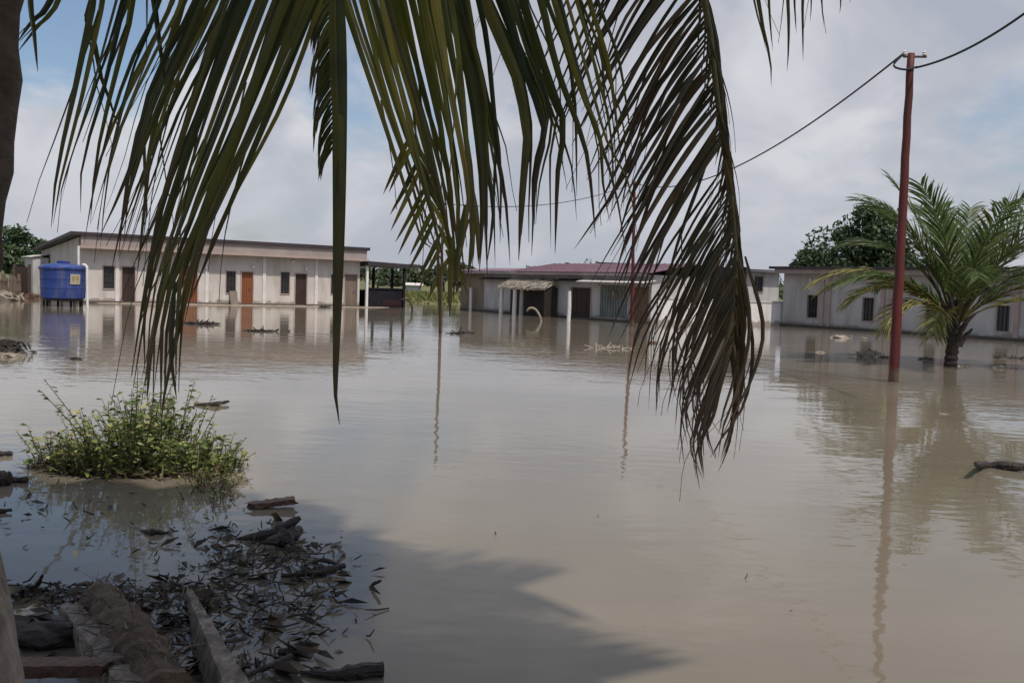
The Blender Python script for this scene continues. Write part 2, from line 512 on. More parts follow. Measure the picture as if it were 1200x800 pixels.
def spline(pts, n):
    """Catmull-Rom through pts, n+1 samples evenly along the parameter"""
    pts = [Vector(p) for p in pts]
    P = [pts[0] * 2 - pts[1]] + pts + [pts[-1] * 2 - pts[-2]]
    L = [0]
    for i in range(len(pts) - 1):
        L.append(L[-1] + (pts[i + 1] - pts[i]).length)
    out = []
    for k in range(n + 1):
        d = L[-1] * k / n
        i = 0
        while i < len(pts) - 2 and d > L[i + 1]:
            i += 1
        u = (d - L[i]) / max(1e-9, L[i + 1] - L[i])
        a, b_, c, e = P[i], P[i + 1], P[i + 2], P[i + 3]
        out.append(0.5 * ((2 * b_) + (c - a) * u + (2 * a - 5 * b_ + 4 * c - e) * u * u + (3 * b_ - a - 3 * c + e) * u ** 3))
    return out


# ------------------------------------------------------------------ ground and water


def ground_h(x, y):
    r = math.hypot(x, y)
    h = -0.55
    far = 66 + 5 * math.sin(x * 0.045 + 1.0) + 2.0 * math.sin(x * 0.2)
    if y > far:
        h += min(1.0, (y - far) / 7) * 0.72 + max(0, y - far - 10) * 0.008
    lft = -33 - 2 * math.sin(y * 0.15)
    if y > 25 and x < lft and y < far + 20:
        h = max(h, -0.55 + min(1, (lft - x) / 5) * 0.75)
    if y < -4:
        h = max(h, -0.55 + min(1, (-4 - y) / 4) * 0.9)
    if y > 400:
        h += (y - 400) * 0.006
    return h + 0.05 * math.sin(x * 0.9 + y * 0.37) * math.sin(y * 0.6 - x * 0.23)


def axis(lim):
    a, out = 0.0, [0.0]
    step = 2.0
    while a < lim:
        a += step
        if a > 110:
            step *= 1.25
        out.append(min(a, lim))
    return sorted(set([-q for q in out] + out))


xs, ys = axis(900), [q for q in axis(1500) if q > -120]
mb = MB()
for y in ys:
    for x in xs:
        mb.v.append(Vector((x, y, ground_h(x, y))))
        mb.a.append(0)
for j in range(len(ys) - 1):
    for i in range(len(xs) - 1):
        a = j * len(xs) + i
        mb.f.append((a, a + 1, a + 1 + len(xs), a + len(xs)))
structure(mb.build('ground', M['ground'], origin=(0, 0, 0), smooth=True))
mb = MB()
mb.quad(Vector((-600, -30, 0)), Vector((600, -30, 0)), Vector((600, 230, 0)), Vector((-600, 230, 0)))
structure(mb.build('flood_water', M['water'], origin=(0, 0, 0)))

# ------------------------------------------------------------------ houses


class Frame:
    """a facade: s runs along it, d comes out of it towards the yard, z is up"""

    def __init__(s, p0, u, n):
        s.p, s.u, s.n = Vector(p0), Vector(u).normalized(), Vector(n).normalized()

    def P(s, a, d, z):
        return s.p + s.u * a + s.n * d + Vector((0, 0, z))

    def px(s, px, py=350):
        d = ray(px, py)
        o = Vector((0, 0, CAMH))
        k = (s.p - o).dot(s.n) / d.dot(s.n)
        q = o + d * k
        return (q - s.p).dot(s.u), q.z

    def box(s, mb, s0, s1, d0, d1, z0, z1):
        mb.hexa([s.P(s0, d0, z0), s.P(s1, d0, z0), s.P(s1, d1, z0), s.P(s0, d1, z0),
                 s.P(s0, d0, z1), s.P(s1, d0, z1), s.P(s1, d1, z1), s.P(s0, d1, z1)])

    def wall(s, mb, s0, s1, z0, z1, holes, th=0.18):
        ss = sorted({s0, s1} | {v for h in holes for v in h[:2] if s0 < v < s1})
        for a, b_ in zip(ss, ss[1:]):
            mid = (a + b_) / 2
            zs = [z0]
            for h in sorted(holes, key=lambda q: q[2]):
                if h[0] <= mid <= h[1]:
                    zs += [h[2], h[3]]
            zs.append(z1)
            for k in range(0, len(zs), 2):
                if zs[k + 1] - zs[k] > 0.001:
                    s.box(mb, a, b_, -th, 0, zs[k], zs[k + 1])

    def rect(s, x0, x1, y0, y1):
        xm = (x0 + x1) / 2
        a, b_ = s.px(x0, (y0 + y1) / 2)[0], s.px(x1, (y0 + y1) / 2)[0]
        zt, zb = s.px(xm, y0)[1], s.px(xm, y1)[1]
        return (min(a, b_), max(a, b_), zb, zt)


def add_window(fr, root, h, bars=0, glass='glass_dark', label=None):
    a, b_, z0, z1 = h
    mb = MB()
    fr.box(mb, a, b_, -0.12, -0.10, z0, z1)
    win = mb.build('window', M[glass], root)
    if label:
        win['label'] = label
    mb = MB()
    e = 0.05
    fr.box(mb, a - e, a, -0.06, 0.02, z0 - e, z1 + e)
    fr.box(mb, b_, b_ + e, -0.06, 0.02, z0 - e, z1 + e)
    fr.box(mb, a, b_, -0.06, 0.02, z1, z1 + e)
    fr.box(mb, a, b_, -0.06, 0.04, z0 - e, z0)
    mb.build('frame', M['trim_pink'], win)
    if bars:
        mb = MB()
        nb = 3
        for k in range(1, nb):
            q = a + (b_ - a) * k / nb
            fr.box(mb, q - 0.02, q + 0.02, -0.085, -0.062, z0, z1)
        for k in range(1, 3):
            q = z0 + (z1 - z0) * k / 3
            fr.box(mb, a, b_, -0.058, -0.045, q - 0.018, q + 0.018)
        mb.build('bars', M['frame_dark'], win)
    return win


def add_door(fr, root, h, m, label=None):
    a, b_, z0, z1 = h
    mb = MB()
    fr.box(mb, a, b_, -0.13, -0.09, -0.25, z1)
    nb = 4
    for k in range(nb):      # raised planks / panels
        q0 = a + (b_ - a) * (k + 0.08) / nb
        q1 = a + (b_ - a) * (k + 0.92) / nb
        fr.box(mb, q0, q1, -0.088, -0.075, -0.25, z1 - 0.08)
    d = mb.build('door', M[m], root)
    if label:
        d['label'] = label
    mb = MB()
    e = 0.07
    fr.box(mb, a - e, a, -0.05, 0.025, -0.25, z1 + e)
    fr.box(mb, b_, b_ + e, -0.05, 0.025, -0.25, z1 + e)
    fr.box(mb, a, b_, -0.05, 0.025, z1, z1 + e)
    mb.build('frame', M['trim_pink'], d)
    mb = MB()
    mb.tube([fr.P(b_ - 0.12, -0.07, 0.95), fr.P(b_ - 0.12, -0.01, 0.95), fr.P(b_ - 0.22, -0.01, 0.95)], 0.018, 6)
    mb.build('handle', M['iron'], d)
    return d


UL, NL = Vector((0.814, 0.581, 0)), Vector((0.581, -0.814, 0))
UR, NR = Vector((0.581, -0.814, 0)), Vector((-0.814, -0.581, 0))

# ---- long white house on the left
FL = Frame(ground(92, 354.5), UL, NL)
lenL = FL.px(421)[0]
zL = FL.px(92, 275)[1]
# depth of the house from its gable, seen between px 48 and px 92
g = Frame(FL.p, -NL, UL)
depL = abs(g.px(48, 350)[0])
print('house L', FL.p, lenL, zL, depL)
root = thing('long_house', FL.P(0, 0, 0), 'long white single-storey house with five doors, behind the blue water tank', 'house', 'houses round the flooded yard')
doorsL = [(143, 158, 313, 354, 'door_dark'), (214, 231, 312, 355, 'door_orange'), (283, 296, 319, 357, 'door_orange'),
          (346, 359, 321, 357, 'door_dark'), (404, 418, 322, 358, 'door_grey')]
winsL = [(121, 134, 312, 338), (265, 276, 318, 343), (329, 339, 319, 344), (388, 395, 322, 344)]
DL = [FL.rect(*q[:4]) for q in doorsL]
WL = [FL.rect(*q) for q in winsL]
zf = zL - 0.62         # bottom of the fascia band
mb = MB()
FL.wall(mb, 0, lenL, -0.5, zL - 0.1, [(a, b_, -0.45, z1) for a, b_, z0, z1 in DL] + WL)
slope = 0.62
for s0, s1 in ((0, 0.18), (lenL - 0.18, lenL)):
    mb.hexa([FL.P(s0, -depL, -0.5), FL.P(s1, -depL, -0.5), FL.P(s1, -0.182, -0.5), FL.P(s0, -0.182, -0.5),
             FL.P(s0, -depL, zL - 0.1 - slope), FL.P(s1, -depL, zL - 0.1 - slope), FL.P(s1, -0.182, zL - 0.12), FL.P(s0, -0.182, zL - 0.12)])
FL.box(mb, 0.183, lenL - 0.183, -depL, -depL + 0.18, -0.5, zL - 0.12 - slope)
mb.build('wall', M['wall_white'], root)
mb = MB()
FL.box(mb, -0.03, lenL + 0.03, 0.002, 0.05, -0.3, 0.10)
FL.box(mb, -0.05, -0.002, -depL, 0.0, -0.3, 0.08)
mb.build('plinth', M['plinth'], root)
mb = MB()
mb.hexa([FL.P(-0.5, -depL - 0.4, zL - slope - 0.08), FL.P(lenL + 0.35, -depL - 0.4, zL - slope - 0.08), FL.P(lenL + 0.35, 0.62, zL - 0.03), FL.P(-0.5, 0.62, zL - 0.03),
         FL.P(-0.5, -depL - 0.4, zL - slope + 0.02), FL.P(lenL + 0.35, -depL - 0.4, zL - slope + 0.02), FL.P(lenL + 0.35, 0.62, zL + 0.14), FL.P(-0.5, 0.62, zL + 0.14)])
mb.build('roof', M['roof_dark'], root)
mb = MB()
FL.box(mb, 0.0, lenL + 0.2, 0.44, 0.50, zf, zL - 0.035)      # pink board under the roof edge
FL.box(mb, 0.0, lenL + 0.2, 0.004, 0.438, zf + 0.05, zf + 0.09)   # soffit
mb.build('fascia', M['fascia_pink'], root)
mb = MB()
FL.box(mb, -0.1, lenL + 0.3, 0.502, 0.60, zf - 0.06, zf + 0.06)
mb.build('gutter', M['trim_pink'], root)
for (a, b_, z0, z1), q in zip(DL, doorsL):
    add_door(FL, root, (a, b_, z0, z1), q[4], {'door_orange': 'orange-brown wooden door', 'door_dark': 'dark wooden door', 'door_grey': 'greyed wooden door'}[q[4]])
for h_ in WL:
    add_window(FL, root, h_, 1)
for px_ in (137, 242, 309, 370):
    s_ = FL.px(px_)[0]
    mb = MB()
    FL.box(mb, s_ - 0.09, s_ + 0.09, 0.002, 0.06, 0.11, zf + 0.04)
    mb.build('pilaster', M['trim_white'], root)
for px_, py_ in ((296, 313), (358, 315), (343, 306), (158, 306)):
    s_, z_ = FL.px(px_, py_)
    mb = MB()
    mb.lump(FL.P(s_, 0.09, z_), 0.09, 3, (1, 1, 1), rough=0.03)
    mb.build('wall_lamp', M['pvc'], root, smooth=True)
mb = MB()       # low lean-to at the back of the gable
FL.box(mb, -0.9, -0.06, -depL + 0.3, -depL + 3.0, -0.4, 2.3)
ro = mb.build('lean_to', M['wall_pale'], root)
mb = MB()
mb.hexa([FL.P(-1.1, -depL + 0.1, 2.305), FL.P(-0.06, -depL + 0.1, 2.5), FL.P(-0.06, -depL + 3.1, 2.5), FL.P(-1.1, -depL + 3.1, 2.305),
         FL.P(-1.1, -depL + 0.1, 2.36), FL.P(-0.06, -depL + 0.1, 2.56), FL.P(-0.06, -depL + 3.1, 2.56), FL.P(-1.1, -depL + 3.1, 2.36)])
mb.build('roof', M['trim_white'], ro)
# board leaning below the second window
a, b_, z0, z1 = WL[1]
mb = MB()
mb.beam(FL.P((a + b_) / 2 + 0.12, 0.45, -0.25), FL.P((a + b_) / 2 + 0.1, 0.09, z0 + 0.1), 0.42, 0.04, NL)
tag(mb.build('leaning_board', M['door_grey'], None), 'grey board leaning under a window left of the orange-brown door', 'board')

# silt bar just breaking the surface along the facade
mb = MB()
rn = random.Random(41)
s0_, s1b = FL.px(112)[0], FL.px(458)[0]
n_ = 60
prev = None
for k in range(n_ + 1):
    s_ = s0_ + (s1b - s0_) * k / n_
    e = min(1, k / 6, (n_ - k) / 6)
    w0, w1 = 0.1, 0.1 + e * (0.5 + 1.1 * k / n_ + rn.uniform(-0.25, 0.25))
    cur = [FL.P(s_, w0, 0.015), FL.P(s_, (w0 + w1) / 2, 0.02 + 0.03 * e), FL.P(s_, w1, -0.01)]
    if prev:
        mb.quad(prev[0], cur[0], cur[1], prev[1])
        mb.quad(prev[1], cur[1], cur[2], prev[2])
    prev = cur
structure(mb.build('mud_bank', M['mud'], None))

# ---- water tank on its stand
tb = ground(74, 358.5)
TS = tb.y / F      # metres per photo pixel there
zleg = at(74, 349.5, tb.y).z
zrim = at(74, 315, tb.y).z
rt = 25.5 * TS
root = thing('water_tank', tb, 'big blue plastic water tank with cream sticker, in front of the left house', 'water tank')
hh = zrim - zleg
mb = MB()
prof = [(0.90 * rt, 0.0), (0.93 * rt, 0.03)]
for k in range(1, 7):
    prof.append(((0.93 + 0.05 * k / 6) * rt, 0.03 + (hh - 0.12) * k / 6))
    if k in (2, 4):
        prof.append(((0.93 + 0.05 * k / 6 + 0.012) * rt, 0.06 + (hh - 0.12) * k / 6))
prof += [(1.0 * rt, hh - 0.05), (1.03 * rt, hh), (1.03 * rt, hh + 0.07), (0.97 * rt, hh + 0.1)]
mb.lathe((tb.x, tb.y, zleg), prof, 40)
body = mb.build('body', M['tank_blue'], root, smooth=False)
mb = MB()
mb.lathe((tb.x, tb.y, zrim), [(0.96 * rt, 0.102), (0.93 * rt, 0.14), (0.7 * rt, 0.20), (0.45 * rt, 0.235), (0.32 * rt, 0.245)], 40)
mb.build('dome', M['tank_blue'], root)
mb = MB()
mb.lathe((tb.x, tb.y, zrim + 0.247), [(0.27 * rt, 0.0), (0.28 * rt, 0.09), (0.22 * rt, 0.12), (0.05 * rt, 0.13)], 24)
mb.build('lid', M['tank_blue'], root)
# sticker wrapped on the body's front right
mb = MB()
zc = at(86, 327, tb.y).z
dirc = -Vector((tb.x, tb.y, 0)).normalized()
base_an = math.atan2(dirc.y, dirc.x)
off = math.asin(min(0.9, (86 - 74) * TS / (0.93 * rt)))


def on_tank(an, z, e):
    rr = (0.93 + 0.05 * (z - zleg - 0.03) / (hh - 0.12)) * rt + 0.02 + e
    return Vector((tb.x + rr * math.cos(an), tb.y + rr * math.sin(an), z))


for k in range(6):
    a0 = base_an + off - 0.24 + 0.48 * k / 6
    a1 = base_an + off - 0.24 + 0.48 * (k + 1) / 6
    mb.quad(on_tank(a0, zc - 0.23, 0.012), on_tank(a1, zc - 0.23, 0.012), on_tank(a1, zc + 0.23, 0.012), on_tank(a0, zc + 0.23, 0.012))
stk = mb.build('sticker', M['label_cream'], root)
mb = MB()
for (a0, a1, z0, z1) in ((-0.16, -0.03, -0.05, 0.12), (-0.13, -0.06, -0.13, -0.053), (0.03, 0.15, -0.02, 0.13), (0.05, 0.12, -0.12, -0.023)):
    p0, p1 = base_an + off + a0, base_an + off + a1
    mb.quad(on_tank(p0, zc + z0, 0.016), on_tank(p1, zc + z0, 0.016), on_tank(p1, zc + z1, 0.016), on_tank(p0, zc + z1, 0.016))
mb.build('sticker_mark', M['mark_ochre'], stk)
mb = MB()
mb.lathe((tb.x, tb.y, zleg - 0.09), [(0.86 * rt, 0), (0.86 * rt, 0.085)], 24)
mb.build('platform', M['wood_dark'], root)
for k in range(9):
    an = 2 * math.pi * k / 9 + 0.2
    p = Vector((tb.x + 0.8 * rt * math.cos(an), tb.y + 0.8 * rt * math.sin(an), 0))
    mb = MB()
    mb.tube([p + Vector((0, 0, -0.5)), p + Vector((0, 0, zleg - 0.09))], 0.055, 8)
    mb.build('leg', M['wood_dark'], root)
mb = MB()
p1, p2 = at(92, 288, tb.y + 0.1), at(92, 311, tb.y + 0.1)
pts = [at(97, 310, tb.y - 0.2), at(100, 310.5, tb.y - 0.2), at(102, 313, tb.y - 0.2), at(102, 330, tb.y - 0.2), at(102.5, 357, tb.y - 0.2) + Vector((0, 0, -0.1))]
mb.tube(pts, 0.055, 8)
mb.build('outlet_pipe', M['pvc'], root)
mb = MB()
mb.tube([p2 + Vector((0, 0, -0.05)), p1], 0.05, 8)
mb.build('inlet_pipe', M['pvc'], root)

# ---- open shed on the end of the long house
cr = Frame(FL.P(lenL + 0.25, 0.3, 0), UL, NL)
s1_ = cr.px(496, 320)[0]
zc0, zc1 = cr.px(432, 306)[1], cr.px(490, 311)[1]
root = thing('open_shed', cr.P(0, 0, 0), 'open dark shed with flat roof at the right end of the long white house', 'shed')
mb = MB()
mb.hexa([cr.P(0.0, -3.6, zc0 - 0.28), cr.P(s1_, -3.6, zc1 - 0.2), cr.P(s1_, 0.3, zc1 - 0.14), cr.P(0.0, 0.3, zc0 - 0.3),
         cr.P(0.0, -3.6, zc0 - 0.05), cr.P(s1_, -3.6, zc1 - 0.05), cr.P(s1_, 0.3, zc1 + 0.0), cr.P(0.0, 0.3, zc0 + 0.0)])
mb.build('roof', M['roof_dark'], root)
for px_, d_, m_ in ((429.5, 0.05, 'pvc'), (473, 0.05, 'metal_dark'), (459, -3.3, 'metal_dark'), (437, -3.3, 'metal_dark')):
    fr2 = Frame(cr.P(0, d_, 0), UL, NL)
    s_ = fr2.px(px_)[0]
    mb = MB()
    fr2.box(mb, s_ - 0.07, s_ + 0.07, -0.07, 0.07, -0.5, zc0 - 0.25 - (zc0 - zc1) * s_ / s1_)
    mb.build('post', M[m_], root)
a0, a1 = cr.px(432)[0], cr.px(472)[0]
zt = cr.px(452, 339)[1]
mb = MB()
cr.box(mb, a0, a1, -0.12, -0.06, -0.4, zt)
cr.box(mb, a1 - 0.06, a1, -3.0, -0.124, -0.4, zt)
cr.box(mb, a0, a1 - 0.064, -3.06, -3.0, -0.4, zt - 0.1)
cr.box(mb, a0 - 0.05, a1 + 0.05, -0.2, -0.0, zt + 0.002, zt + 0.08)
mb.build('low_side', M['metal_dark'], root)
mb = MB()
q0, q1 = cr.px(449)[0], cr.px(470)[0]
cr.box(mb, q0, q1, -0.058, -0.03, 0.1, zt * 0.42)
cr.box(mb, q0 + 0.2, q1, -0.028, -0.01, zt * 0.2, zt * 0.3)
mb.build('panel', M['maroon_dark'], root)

# ---- low maroon-roofed house in the middle
FMD = Frame(ground(762, 379.5), UR, NR)
sm0 = FMD.px(540)[0]
zM = FMD.px(762, 322)[1]
print('house M', FMD.p, sm0, zM)
root = thing('low_house', FMD.P(sm0, 0, 0), 'low grey house with a maroon metal roof and a thatched porch', 'house', 'houses round the flooded yard')
dm = FMD.rect(669, 692, 337, 377)
wm_ = FMD.rect(703, 735, 334, 372)
bm_ = FMD.rect(739, 760, 336, 379)
sb = FMD.px(567)[0]
depM = 5.0
mb = MB()
FMD.wall(mb, sb, 0, -0.6, zM, [(dm[0], dm[1], -0.55, dm[3]), wm_])
FMD.box(mb, -0.18, 0, -depM, -0.184, -0.6, zM)
FMD.box(mb, sm0, sm0 + 0.18, -depM, -0.184, -0.6, zM - 0.02)
FMD.box(mb, sm0 + 0.184, -0.184, -depM, -depM + 0.18, -0.6, zM + 0.55)
mb.build('wall', M['wall_pale'], root)
mb = MB()
FMD.box(mb, sm0, sb - 0.003, -0.18, 0.0, -0.6, zM - 0.01)
wb = mb.build('wall_panel', M['wall_brown'], root)
wb['label'] = 'bare brown end of the wall'
s607 = FMD.px(607, 312)[0]


def slab(mb, fr, s0, s1, d0, z0, d1, z1, th):
    mb.hexa([fr.P(s0, d1, z1), fr.P(s1, d1, z1), fr.P(s1, d0, z0), fr.P(s0, d0, z0),
             fr.P(s0, d1, z1 + th), fr.P(s1, d1, z1 + th), fr.P(s1, d0, z0 + th), fr.P(s0, d0, z0 + th)])


mb = MB()
slab(mb, FMD, s607, 0.35, 0.55, zM + 0.05, -2.6, zM + 0.58, 0.05)
slab(mb, FMD, s607, 0.35, -2.62, zM + 0.58, -depM - 0.4, zM + 0.2, 0.05)
slab(mb, FMD, sm0 - 0.5, s607 - 0.02, 0.55, zM + 0.05, -2.6, zM + 0.30, 0.05)
slab(mb, FMD, sm0 - 0.5, s607 - 0.02, -2.62, zM + 0.30, -depM - 0.4, zM + 0.1, 0.05)
q = s607 + 0.15
while q < 0.3:       # standing ribs of the sheets
    mb.beam(FMD.P(q, 0.54, zM + 0.115), FMD.P(q, -2.6, zM + 0.645), 0.05, 0.03)
    q += 0.45
mb.build('roof', M['roof_maroon'], root)
mb = MB()
FMD.box(mb, sm0 - 0.4, 0.3, 0.50, 0.54, zM - 0.08, zM + 0.04)
mb.build('fascia', M['fascia_pink'], root)
mb = MB()
FMD.box(mb, sm0, 0.03, 0.003, 0.04, -0.4, 0.09)
mb.build('plinth', M['plinth'], root)
add_door(FMD, root, (dm[0], dm[1], dm[2], dm[3]), 'door_dark', 'dark double door')
mb = MB()
FMD.box(mb, wm_[0], wm_[1], -0.1, -0.06, wm_[2], wm_[3])
k = wm_[0] + 0.1
while k < wm_[1]:
    FMD.box(mb, k, k + 0.05, -0.058, -0.03, wm_[2], wm_[3])
    k += 0.2
sh = mb.build('shutter', M['sheet_green'], root)
mb = MB()
c_ = FMD.P(*[(wm_[0] + wm_[1]) / 2 + 0.1, 0.0, (wm_[2] + wm_[3]) / 2 + 0.35])
mb.lump(c_, 0.22, 5, (0.75, 0.75, 1), rough=0.25)
mb.build('rag', M['debris_pale'], sh)
mb = MB()
k = bm_[0]
while k < bm_[1]:
    FMD.box(mb, k, min(bm_[1], k + 0.19), 0.004, 0.03 + random.uniform(0, 0.02), -0.4, bm_[3] + random.uniform(-0.05, 0.05))
    k += 0.2
mb.build('board_panel', M['boards'], root)
mb = MB()
za = FMD.px(730, 331)[1]
slab(mb, FMD, FMD.px(690)[0], 0.3, 0.9, za - 0.03, 0.02, za + 0.1, 0.04)
mb.build('awning', M['trim_white'], root)
mb = MB()
s0a, s1a = FMD.px(568)[0], FMD.px(600)[0]
slab(mb, FMD, s0a, s1a, 0.5, za - 0.02, 0.02, za + 0.1, 0.03)
mb.build('awning', M['roof_dark'], root)
mb = MB()
slab(mb, FMD, FMD.px(640)[0], FMD.px(682)[0], 0.5, za - 0.01, 0.02, za + 0.12, 0.03)
mb.build('awning', M['roof_dark'], root)

# thatched porch in front of it
pr = Frame(FMD.P(0, 1.0, 0), UR, NR)
a0, a1 = pr.px(588)[0], pr.px(639)[0]
root = thing('thatched_porch', pr.P((a0 + a1) / 2, 0, 0), 'ragged thatched porch on pale posts in front of the maroon-roofed house', 'porch')
zf1 = pr.px(600, 338)[1]
zb1 = FMD.px(640, 328)[1]
rn = random.Random(4)
mb = MB()
for lay in range(2600):
    u_, v_ = rn.random(), rn.random()
    p = pr.P(a0 - 0.1 + (a1 - a0 + 0.1) * u_, 0.05 - 0.98 * v_, zf1 + (zb1 - zf1) * v_ + 0.04 + rn.uniform(-0.03, 0.12))
    d = pr.n * rn.uniform(0.3, 0.7) - Vector((0, 0, 1)) * rn.uniform(0.05, 0.25) + pr.u * rn.uniform(-0.15, 0.15)
    sd = pr.u * rn.uniform(0.02, 0.06)
    mb.quad(p - sd, p + sd, p + sd * 0.5 + d * 0.5, p - sd * 0.5 + d * 0.5)
slab(mb, pr, a0 - 0.1, a1, 0.1, zf1 - 0.03, -0.95, zb1 - 0.03, 0.05)
mb.build('thatch', M['thatch'], root)
for px_, d_ in ((587.5, 0.1), (603, 0.12), (611, -0.4)):
    fr2 = Frame(pr.P(0, d_, 0), UR, NR)
    s_ = fr2.px(px_)[0]
    mb = MB()
    mb.tube([fr2.P(s_, 0, -0.6), fr2.P(s_ + 0.03, 0, zf1 - 0.04)], [0.13, 0.11], 8)
    mb.build('post', M['trim_white'], root)
mb = MB()
k = 0.0
q0 = a1 - 0.1
while k < 0.8:       # dark slatted side
    if rn.random() < 0.85:
        zt_ = zf1 + (zb1 - zf1) * k / 0.95 - 0.08
        pr.box(mb, q0 - 0.03, q0 + 0.03 + rn.uniform(0, 0.02), -k - 0.17, -k, -0.4, zt_)
    k += 0.175
pr.box(mb, Frame(pr.P(0, -0.85, 0), UR, NR).px(598)[0], a1 - 0.14, -0.9, -0.85, -0.4, zf1 + 0.1)  # dark back sheet standing in for the shade inside the porch
mb.build('slats_and_shade_back', M['wood_dark'], root)
# bent pale pipe beside the porch
q = ground(627, 376)
mb = MB()
mb.tube(spline([at(617, 365, q.y), at(621, 361, q.y), at(626, 361.5, q.y), at(631, 367, q.y), at(634, 375, q.y), at(634, 384, q.y)], 14), [0.03] + [0.055] * 14, 8, 0.12)
tag(mb.build('bent_pipe', M['debris_pale'], None, smooth=True), 'pale bent pipe curving into the water beside the thatched porch', 'pipe')
# lone pale posts standing in the water before the low house
for px_, y0_, y1_, lb in ((551, 337, 364, 'pale post standing in the water at the left end of the maroon-roofed house'),
                          (666, 341, 376.5, 'pale post standing in the water beside the dark double door')):
    q = ground(px_, y1_)
    mb = MB()
    z_ = at(px_, y0_, q.y).z
    mb.tube([q + Vector((0, 0, -0.5)), q + Vector((0.02, 0, z_ / 2)), q + Vector((0.0, 0, z_))], [0.095, 0.095, 0.085], 8)
    tag(mb.build('post', M['trim_white'], None), lb, 'post', 'pale posts in the water')

# ---- white yard wall, dark gate, grey house behind
pw0 = FMD.P(0.05, -0.4, 0)
FRT = Frame(ground(916, 381.5), UR, NR)
pw1 = FRT.P(-0.05, -0.6, 0)
uw = (pw1 - pw0).normalized()
FW = Frame(pw0, uw, Vector((uw.y, -uw.x, 0)))
lw = (pw1 - pw0).length
zw = FW.px(800, 351)[1]
g0, g1 = FW.px(838)[0], FW.px(871)[0]
root = thing('yard_wall', FW.P(lw / 2, 0, 0), 'low white yard wall between the maroon-roofed and right houses', 'wall')
for a_, b_ in ((0.0, g0 - 0.12), (g1 + 0.12, lw)):
    mb = MB()
    FW.box(mb, a_, b_, -0.15, 0, -0.6, zw - (0.0 if a_ == 0 else 0.05))
    pnl = mb.build('wall_panel', M['fence_white'], root)
    mb = MB()
    FW.box(mb, a_, b_, -0.18, 0.03, zw - (0.0 if a_ == 0 else 0.05) + 0.002, zw + 0.06)
    mb.build('coping', M['wall_pale'], pnl)
zg = FW.px(854, 313)[1]
root = thing('metal_gate', FW.P((g0 + g1) / 2, 0.0, 0), 'tall dark metal gate in the white wall, behind the drooping brown frond', 'gate')
mb = MB()
FW.box(mb, g0, g1, -0.1, -0.06, -0.4, zg)
k = g0 + 0.05
while k < g1 - 0.05:
    FW.box(mb, k, k + 0.08, -0.058, -0.03, -0.4, zg - 0.1)
    k += 0.22
mb.build('gate_leaf', M['metal_dark'], root)
for a_ in (g0 - 0.06, g1 + 0.06):
    mb = MB()
    FW.box(mb, a_ - 0.055, a_ + 0.055, -0.14, 0.04, -0.5, zg + 0.05)
    mb.build('gate_post', M['metal_dark'], root)
FB = Frame(FW.P(0, -5.0, 0), FW.u, FW.n)
b0, b1 = FB.px(764)[0], FB.px(912)[0]
zb = FB.px(830, 315)[1]
root = thing('grey_house', FB.P((b0 + b1) / 2, 0, 0), 'plain grey house standing behind the white yard wall', 'house', 'houses round the flooded yard')
mb = MB()
wv = [FB.rect(812, 822, 322, 340), FB.rect(884, 894, 324, 342)]
FB.wall(mb, b0, b1, -0.5, zb, wv)
FB.box(mb, b0, b0 + 0.18, -4.5, -0.184, -0.5, zb)
FB.box(mb, b1 - 0.18, b1, -4.5, -0.184, -0.5, zb)
FB.box(mb, b0 + 0.184, b1 - 0.184, -4.5, -4.3, -0.5, zb)
mb.build('wall', M['wall_grey'], root)
mb = MB()
slab(mb, FB, b0 - 0.4, b1 + 0.3, 0.5, zb + 0.01, -5.0, zb + 0.16, 0.08)
mb.build('roof', M['roof_dark'], root)
for h_ in wv:
    add_window(FB, root, h_, 1)

# ---- pale house on the right
zR = FRT.px(916, 316)[1]
lenR = FRT.px(1200)[0] + 4.0
print('house R', FRT.p, lenR, zR)
root = thing('pale_house', FRT.P(0, 0, 0), 'long pale grey house with a dark flat roof, behind the small palm', 'house', 'houses round the flooded yard')
winsR = [(946, 958, 346, 372), (1011, 1024, 349, 376), (1085, 1098, 354, 381), (1168, 1183, 358, 388)]
WR = [FRT.rect(*q) for q in winsR]
depR = 6.0
mb = MB()
FRT.wall(mb, 0, lenR, -0.6, zR, WR)
FRT.box(mb, 0, 0.18, -depR, -0.184, -0.6, zR)
FRT.box(mb, lenR - 0.18, lenR, -depR, -0.184, -0.6, zR)
FRT.box(mb, 0.184, lenR - 0.184, -depR, -depR + 0.18, -0.6, zR)
mb.build('wall', M['wall_grey'], root)
mb = MB()
FRT.box(mb, -0.04, lenR, 0.003, 0.06, -0.4, 0.12)
mb.build('plinth', M['plinth'], root)
mb = MB()
slab(mb, FRT, -0.5, lenR + 0.4, 0.62, zR + 0.02, -depR - 0.4, zR + 0.12, 0.13)
mb.build('roof', M['roof_dark'], root)
mb = MB()
FRT.box(mb, -0.2, lenR + 0.1, 0.46, 0.52, zR - 0.20, zR + 0.015)
mb.build('fascia', M['fascia_pink'], root)
mb = MB()
FRT.box(mb, -0.2, lenR, 0.003, 0.458, zR - 0.18, zR - 0.15)
mb.build('soffit', M['plinth'], root)
for h_ in WR:
    add_window(FRT, root, h_, 1)
for px_ in (964, 972, 1035, 1044, 1110, 1193):
    s_ = FRT.px(px_)[0]
    mb = MB()
    FRT.box(mb, s_ - 0.1, s_ + 0.1, 0.002, 0.07, 0.125, zR - 0.19)
    mb.build('pilaster', M['trim_pink'], root)
s_, z_ = FRT.px(951, 328)
mb = MB()
mb.lump(FRT.P(s_, 0.09, z_), 0.08, 3, (1, 1, 1), rough=0.03)
mb.build('wall_lamp', M['pvc'], root, smooth=True)

# ------------------------------------------------------------------ poles and cables


